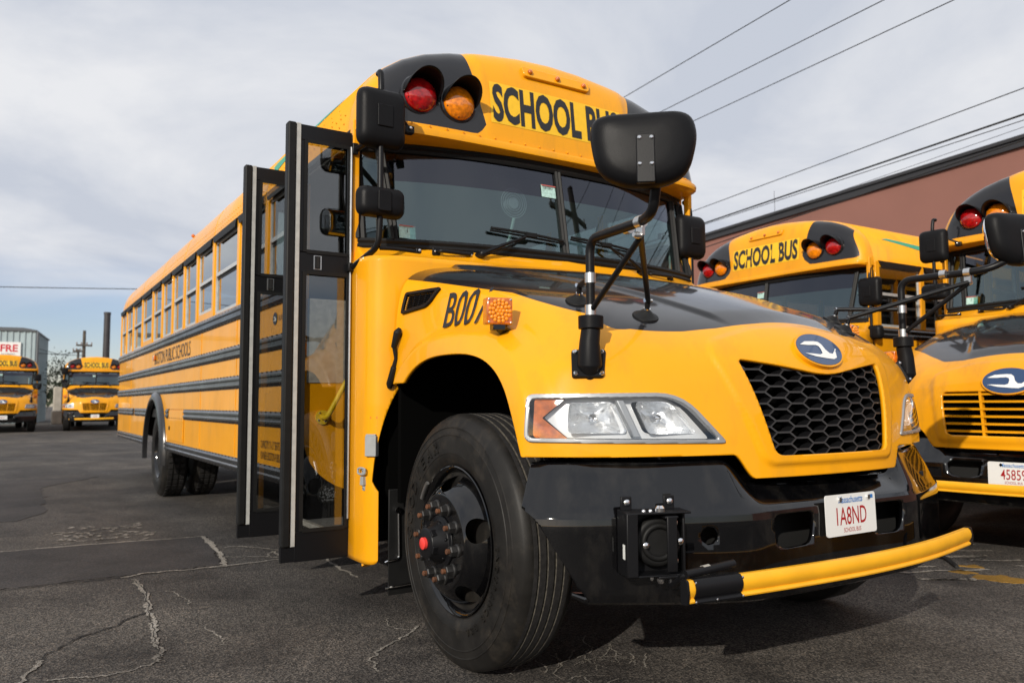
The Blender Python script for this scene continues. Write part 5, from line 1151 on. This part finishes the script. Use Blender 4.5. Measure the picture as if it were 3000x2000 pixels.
crack([(-2.056,1.705),(-2.186,1.56),(-2.31,1.45),(-2.45,1.298),(-2.535,1.106)], .010, 'kerf'); crack([(-2.535,1.106),(-2.606,.856),(-2.65,.7)], .02)
crack([(-1.327,4.001),(-1.36,3.45),(-1.414,2.89),(-1.446,2.70)], .035, z=.0065); crack([(-2.069,2.67),(-1.887,2.73),(-1.669,2.70),(-1.446,2.70),(-1.079,2.72)], .022, z=.0065)
crack([(-2.709,4.13),(-2.351,4.116),(-1.969,4.08),(-1.327,4.001)], .03, z=.0065); crack([(-5,2.70),(-3.5,2.72),(-2.7,2.70),(-2.05,2.68)], .015, 'kerf', .0065)
crack([(-1.289,3.402),(-1.149,3.355),(-.979,3.057),(-.8,2.9)], .018); crack([(-1.139,2.866),(-1.024,3.043),(-1.03,2.876),(-.95,2.75)], .018); crack([(-1.384,3.03),(-1.25,2.94),(-1.05,2.806)], .016)
crack([(-.70,2.95),(-.773,2.621),(-.83,2.203),(-.83,1.869)], .020); crack([(-.98,.70),(-1.176,.528),(-1.286,.438),(-1.363,.338),(-1.404,.199)], .012); crack([(-1.887,2.159),(-1.838,1.966),(-1.835,1.765)], .008); crack([(-1.848,1.258),(-1.836,1.066),(-1.836,.895)], .009)
crack([(-1.0,.62),(-1.08,.70),(-1.10,.80),(-1.05,.92)], .006)
for k in range(26):   # crazed surface by the front tyre
    a = (-.95+rnd.random()*.5, -.02-rnd.random()*.38); d = rnd.random()*6.28; c = (a[0]+.09*math.cos(d), a[1]+.09*math.sin(d)); e = (c[0]+.07*math.cos(d+rnd.uniform(-.9,.9)), c[1]+.07*math.sin(d+.7)); crack([a, c, e], .007, amp=.012)
for k in range(60):   # broken surface beyond the patch
    a = (-2.35+rnd.random()*.7, 4.2+rnd.random()*.9); d = rnd.random()*6.28; c = (a[0]+.06*math.cos(d), a[1]+.10*math.sin(d)); crack([a, ((a[0]+c[0])/2+.02, (a[1]+c[1])/2), c], .03, amp=.03)
for pts in ([(2.36,-.02),(2.36,-.12),(2.43,-.16),(2.44,-.06)],[(2.28,-.2),(2.33,-.42),(2.46,-.45),(2.5,-.30),(2.40,-.18)],[(2.55,.05),(2.62,-.1),(2.68,-.02)],[(2.1,.3),(2.3,.25),(2.28,.2),(2.1,.24)]): sheet('painted_mark', rough_poly(pts, .03, .012), .0045, 'yellow_worn')
for k in range(16):
    x0 = 1.7+rnd.random()*1.4; y0 = .75-rnd.random()*1.3; crack([(x0,y0),(x0+.12,y0-.1),(x0+.26+.1*rnd.random(),y0-.2)], .03, amp=.03)
q = MB(); q.tube(bent([(2.85,.50,.03),(2.763,.345,.02),(2.684,.182,.02),(2.476,-.01,.012)], .05), [.012]*len(bent([(2.85,.50,.03),(2.763,.345,.02),(2.684,.182,.02),(2.476,-.01,.012)], .05)), 8)
tag(part('metal_rod', q, 'iron'), 'bent dark metal rod lying on the worn yellow paint marks', 'rod')
# ------------------------------------------------------------------ buses
B, hbv, yc = make_bus('yellow school bus with open folding door, black honeycomb grille and fleet number B001', 'school buses in the yard', (0,0,0), 0, 2, 'hex', '1A8ND', open_door=True)
dress_bus(B, hbv, yc, 2, True, True, 'B001')
B1, h1, y1 = make_bus('yellow school bus with slatted yellow grille and number plate 45859 beside the honeycomb-grille bus', 'school buses in the yard', (3.80,-.09,0), -1.48, 1, 'slat', '45859', paint='yellow_old', old=True)
dress_bus(B1, h1, y1, 1, cross=(1,), paint='yellow_old')
B2, h2, y2 = make_bus('yellow school bus with green swoosh on its roof edge, parked before the brick building', 'school buses in the yard', (3.77,3.24,0), -1.576, 1, 'slat', '46021', paint='yellow_old', old=True)
dress_bus(B2, h2, y2, 1, cross=(), paint='yellow_old')
q = MB(); sv, sf = grid(20, 6, lambda u, v: (u, v, 0)); VV = []
for u, v, _ in sv:
    z = 2.62+.17*u**.7+(.07*(1-u)+.02)*v; y = 1.35+1.25*(1-u)+.12*v; x = np.interp(z, [2.56,2.645,2.726,2.803,2.885,2.955,3.012], [1.22,1.205,1.179,1.132,1.054,.95,.82])+.004; VV.append((x, y, z+.003))
q.add(VV, sf); part('green_swoosh', q, 'decal_green', B2)
B3, h3, y3 = make_bus('distant yellow school bus parked in front of the pale corrugated shed', 'school buses in the yard', (-2.95,34.4,0), .011, 0, 'slat', '46117', paint='yellow_old', old=True)
dress_bus(B3, h3, y3, 0, gate=False, paint='yellow_old')
B4, h4, y4 = make_bus('distant yellow school bus with crossing arm, parked in front of the smokestack', 'school buses in the yard', (.32,34.6,0), -.087, 0, 'slat', '46230', paint='yellow_old', old=True)
dress_bus(B4, h4, y4, 0, paint='yellow_old')
# ------------------------------------------------------------------ brick building
def brick(name):
    m = bpy.data.materials.new(name); m.use_nodes = True; t = m.node_tree; b = t.nodes['Principled BSDF']; co = t.nodes.new('ShaderNodeTexCoord'); mp_ = t.nodes.new('ShaderNodeMapping'); mp_.inputs['Rotation'].default_value = (R_(90), 0, R_(90))
    t.links.new(co.outputs['Object'], mp_.inputs[0]); bt = t.nodes.new('ShaderNodeTexBrick'); t.links.new(mp_.outputs[0], bt.inputs['Vector']); bt.inputs['Scale'].default_value = 1
    bt.inputs['Brick Width'].default_value = .22; bt.inputs['Row Height'].default_value = .075; bt.inputs['Mortar Size'].default_value = .009
    bt.inputs['Color1'].default_value = (.31,.082,.054,1); bt.inputs['Color2'].default_value = (.25,.066,.045,1); bt.inputs['Mortar'].default_value = (.27,.125,.098,1)
    n = t.nodes.new('ShaderNodeTexNoise'); n.inputs['Scale'].default_value = .35; n.inputs['Detail'].default_value = 5; t.links.new(co.outputs['Object'], n.inputs['Vector']); r = t.nodes.new('ShaderNodeValToRGB'); t.links.new(n.outputs['Fac'], r.inputs[0]); r.color_ramp.elements[0].color = (.8,.8,.8,1); r.color_ramp.elements[1].color = (1.15,1.12,1.1,1)
    mx_ = t.nodes.new('ShaderNodeMixRGB'); mx_.blend_type = 'MULTIPLY'; mx_.inputs[0].default_value = 1; t.links.new(bt.outputs[0], mx_.inputs[1]); t.links.new(r.outputs[0], mx_.inputs[2]); t.links.new(mx_.outputs[0], b.inputs['Base Color']); b.inputs['Roughness'].default_value = .9
    bp = t.nodes.new('ShaderNodeBump'); bp.inputs['Strength'].default_value = .4; bp.inputs['Distance'].default_value = .01; t.links.new(bt.outputs['Fac'], bp.inputs['Height']); bp.invert = True; t.links.new(bp.outputs[0], b.inputs['Normal']); M[name] = m
brick('brick'); mat('coping', (.030,.030,.033), .5); mat('shed_metal', (.36,.44,.46), .5, var=.08, vscale=1.5); mat('shed_trim', (.10,.11,.12), .5); mat('sign_red', (.55,.02,.03), .5)
mat('wood_pole', (.085,.070,.055), .85, var=.3, vscale=5, bump=.4, bscale=30); mat('stack_steel', (.035,.032,.034), .6, var=.2, vscale=2); mat('wire', (.012,.012,.012), .6); mat('concrete', (.36,.33,.28), .9, var=.15, vscale=2.5, bump=.3, bscale=30); mat('ceramic', (.25,.16,.12), .3)
bb_ = empty('brick_building', (20.5,8,0), -R_(8.3)); tag(bb_, 'long red brick building with a dark roof coping behind the parked buses', 'building')
q = MB(); q.bb(0,18,-40,75,0,8.0); part('wall', q, 'brick', bb_, smooth=0)
q = MB(); q.bb(-.10,18.1,-40.1,75.1,7.95,8.22); q.bb(-.16,.1,-40.15,75.15,8.16,8.26); part('coping', q, 'coping', bb_, smooth=0)
q = MB(); q.tube([(.5,9.6,8.2),(.5,9.6,9.3)], .008, 6); q.box((.5,9.6,8.3), (.08,.08,.1)); part('antenna', q, 'iron', bb_)
# ------------------------------------------------------------------ shed
sh = empty('corrugated_shed', (-1.55,52,0), R_(-7)); tag(sh, 'pale blue-grey corrugated metal shed with a white sign', 'building')
q = MB(); q.bb(-22,0,0,7.5,0,5.45); part('wall', q, 'shed_metal', sh, smooth=0)
rib = MB(); rib.bb(-.045,.045,-.05,0,0,5.4); rme = mkmesh('rib', rib.v, rib.f, ['shed_metal'], None, 0)
for k in range(34):
    o = part('wall_rib', rme, 'shed_metal', sh); o.location = (-.25-k*.31, 0, 0)
rib = MB(); rib.bb(0,.05,-.045,.045,0,5.4); rme = mkmesh('rib', rib.v, rib.f, ['shed_metal'], None, 0)
for k in range(13):
    o = part('wall_rib', rme, 'shed_metal', sh); o.location = (0, .3+k*.55, 0)
q = MB(); q.prism([(-22.3,5.42),(.08,5.42),(.08,5.50),(-.6,5.62),(-22.3,5.70)], lambda a, b, t: (a, -.12+7.7*t, b)); part('roof', q, 'shed_trim', sh, smooth=0)
q = MB(); q.tube([(.12,-.05,0),(.12,-.05,5.4)], .07, 8); part('downpipe', q, 'shed_trim', sh)
q = MB(); q.bb(-5.2,-.72,-.10,-.06,3.94,4.76); sg = part('shed_sign', q, 'white_paint', sh, smooth=0)
V2, F2 = text2d('RENFRE', .42, 1.0, .03, 'RIGHT'); q = MB(); flat(V2, F2, (-.86,-.103,4.20), (1,0,0), (0,0,1), q); V2, F2 = text2d('northeast.', .12, 1.1, 0, 'RIGHT', .2); flat(V2, F2, (-.95,-.103,4.01), (1,0,0), (0,0,1), q, 1); part('lettering', q, ['sign_red','decal_grey'], sg, smooth=0)
# ------------------------------------------------------------------ poles, stack, wires
q = MB(); q.tube([(2.95,60,0),(2.95,60,7.6)], [.24,.21], 20); q.tube([(2.95,60,7.45),(2.95,60,7.62)], .235, 20); tag(part('smokestack', q, 'stack_steel'), 'tall dark steel smokestack rising behind the distant buses', 'smokestack')
def pole(name, x, y, h, r, label, arms=(), rz=0, group=None):
    q = MB(); q.tube([(0,0,0),(0,0,h*.5),(0,0,h)], [r*1.15,r,r*.75], 14); e = part(name, q, 'wood_pole'); e.location = (x,y,0); e.rotation_euler = (0,0,rz); tag(e, label, 'utility pole', group)
    for z, L_ in arms:
        a = MB(); a.bb(-L_,L_,-.06-r,.06-r,z-.06,z+.06); ar = part('cross_arm', a, 'wood_pole', e)
        for k in (-.92,-.35,.35,.92):
            i = MB(); i.lathe([(0,.02),(.04,.045),(.08,.03),(.12,.05),(.16,.02)], (k*L_,-r,z+.06), 'Z', 10); part('insulator', i, 'ceramic', ar)
    return e
pole('utility_pole', 1.55, 60, 6.25, .13, 'thin wooden utility pole beside the smokestack', ((5.2,.5),))
pole('utility_pole', 1.33, 62, 5.05, .10, 'short wooden utility pole with a cross arm next to a taller pole', ((4.9,.35),))
up_ = pole('utility_pole', 9.62, -9.5, 10.4, .19, 'wooden utility pole with cross arm, transformer and wires, mirrored in the windshield', ((9.7,1.25),(8.3,1.0)), -R_(8.3))
q = MB(); q.lathe([(0,.0),(.02,.22),(.75,.24),(.8,.2),(.82,0)], (.45,0,7.3), 'Z', 20); part('transformer', q, 'grey_plastic', up_)
for z, L_ in ((6.6,.4),(5.9,.35)):
    q = MB(); q.bb(-.05,.9,-.05,.05,z-.05,z+.05); q.sphere((.95,0,z), .12, 10, 8); part('bracket', q, 'iron', up_)
pole('utility_pole', 16.2, 36, 11.4, .2, 'tall wooden utility pole standing behind the honeycomb-grille bus', ((10.9,1.25),), -R_(8.3))
def camray(u, v):
    return _f+_r2*((u-1500)/FPX)-_u2*((v-1000)/FPX)
def on_plane(u, v, qx):
    n = Vector((math.cos(R_(8.3)), -math.sin(R_(8.3)), 0)); d = camray(u, v); c = Vector(CAMP); return c+d*((Vector((qx,0,0))-c).dot(n)/d.dot(n))
WI = [((1820,290),(2315,0),10.0,.012,'highest overhead wire from the cross arm'),((1902,345),(2590,0),11.0,.012,'middle of the three overhead wires on the cross arm'),((2010,365),(2795,0),12.0,.012,'lowest of the three overhead wires on the cross arm'),
      ((2040,615),(3000,258),11.15,.010,'single thin cable above the thick bundled cable'),((2045,660),(3000,335),11.1,.019,'thick bundled cable running along the brick building'),((2045,664),(3000,352),11.15,.008,'thin cable hugging the underside of the thick bundled cable'),((2060,700),(3000,372),11.3,.005,'faint thin cable just above the brick building roof'),((2400,612),(3000,410),11.2,.013,'dark cable crossing the roof coping of the brick building')]
for a, b, qx, r_, lb in WI:
    A, Bq = on_plane(*a, qx), on_plane(*b, qx); d = (Bq-A).normalized(); d = d if d.y > 0 else -d
    p0 = A+d*((-9.5-A.y)/d.y); p1 = A+d*((36-A.y)/d.y); n = 24
    q = MB(); q.tube([p0+(p1-p0)*i/n for i in range(n+1)], r_, 6); tag(part('overhead_wire', q, 'wire'), lb, 'wire', None)
pole('utility_pole', -26, 33, 7, .16, 'wooden utility pole far out beyond the shed')
q = MB(); q.tube([(-26,33,6.3)]+[(x, 33, 5.2+.0009*(x+12)**2+.035*(x+12)) for x in np.linspace(-20, 15.5, 24)], .016, 6); tag(part('overhead_wire', q, 'wire'), 'lone wire hanging in the blue sky above the distant buses', 'wire')
for z, x1, zz, lb in ((4.9,-1.5,5.0,'upper service wire from the corrugated shed to the thin wooden pole'),(4.6,-1.4,4.7,'lower service wire from the corrugated shed to the thin wooden pole')):
    q = MB(); q.tube([(x1,53,zz-.9+.4), (0,57,4.35), (1.55,60,z-.1)], .02, 6); tag(part('overhead_wire', q, 'wire'), lb, 'wire')
# concrete blocks between the distant buses
for x, y, z, w_, h, lb in ((-.42,48,.0,.62,.75,'low pale concrete block on the ground between the distant buses'),(.12,49,.0,.5,1.5,'tall pale concrete block standing between the distant buses'),(-.36,50.5,.0,.42,2.1,'tallest pale concrete slab standing behind the low block')):
    q = MB(); q.bb(-w_/2,w_/2,-.35,.35,0,h); o = part('concrete_block', q, 'concrete', None, bevel=.04); o.location = (x,y,z); tag(o, lb, 'concrete block')
# dark tree behind the shed corner
mat('leaf', (.030,.042,.018), .7, mottle=(.055,.07,.03), vscale=2.0); mat('bark', (.05,.042,.035), .9, var=.3, vscale=9)
def tree(x, y, h, rad, n, label, seed):
    r = random.Random(seed); t = empty('tree', (x,y,0)); tag(t, label, 'tree', None); q = MB(); q.tube([(0,0,0),(.05,0,h*.4),(0,.05,h*.85)], [h*.035,h*.025,h*.008], 8)
    tips = []
    for k in range(9):
        a = r.random()*6.28; z0 = h*(.3+.45*r.random()); e = (rad*.75*math.cos(a)*r.uniform(.5,1), rad*.75*math.sin(a)*r.uniform(.5,1), z0+h*.2*r.random()); q.tube([(0,0,z0*.9), (e[0]*.5,e[1]*.5,(z0*.9+e[2])/2+.05), e], [h*.012,h*.008,h*.003], 5); tips.append(e)
    part('trunk', q, 'bark', t); q = MB()
    for k in range(n):
        b = tips[r.randrange(len(tips))]; c = Vector((b[0]+r.gauss(0,rad*.28), b[1]+r.gauss(0,rad*.28), b[2]+r.gauss(0,h*.09))); u = Vector((r.gauss(0,1),r.gauss(0,1),r.gauss(0,1))).normalized(); v = u.cross(Vector((r.gauss(0,1),r.gauss(0,1),r.gauss(0,1)))).normalized(); s = .05+.05*r.random(); q.add([c-u*s, c+v*s*.5, c+u*s, c-v*s*.5], [(0,1,2,3)])
    part('crown', q, 'leaf', t, smooth=0)
tree(.15, 55, 4.3, 1.0, 900, 'small dark leafy tree behind the gap between the distant buses', 4)
tree(-.75, 60, 3.6, .9, 700, 'low dark bush-like tree close to the corrugated shed corner', 8)

# far belt of trees closing the horizon
rt_ = random.Random(21); q = MB()
for k in range(5200):
    x = rt_.uniform(-170, 150); hmax = 4.2+1.6*math.sin(x*.11)+1.1*math.sin(x*.37+1); c = Vector((x, 165+rt_.uniform(-6, 6), max(.2, hmax*rt_.random()**.7))); u = Vector((rt_.gauss(0,1),rt_.gauss(0,1),rt_.gauss(0,1))).normalized(); v = u.cross(Vector((rt_.gauss(0,1),rt_.gauss(0,1),rt_.gauss(0,1)))).normalized(); sz = .5+.7*rt_.random()
    q.add([c-u*sz, c+v*sz*.7, c+u*sz, c-v*sz*.7], [(0,1,2,3)])
tag(part('distant_trees', q, 'leaf', smooth=0), 'low dark belt of distant trees along the horizon', 'trees', None, 'stuff')
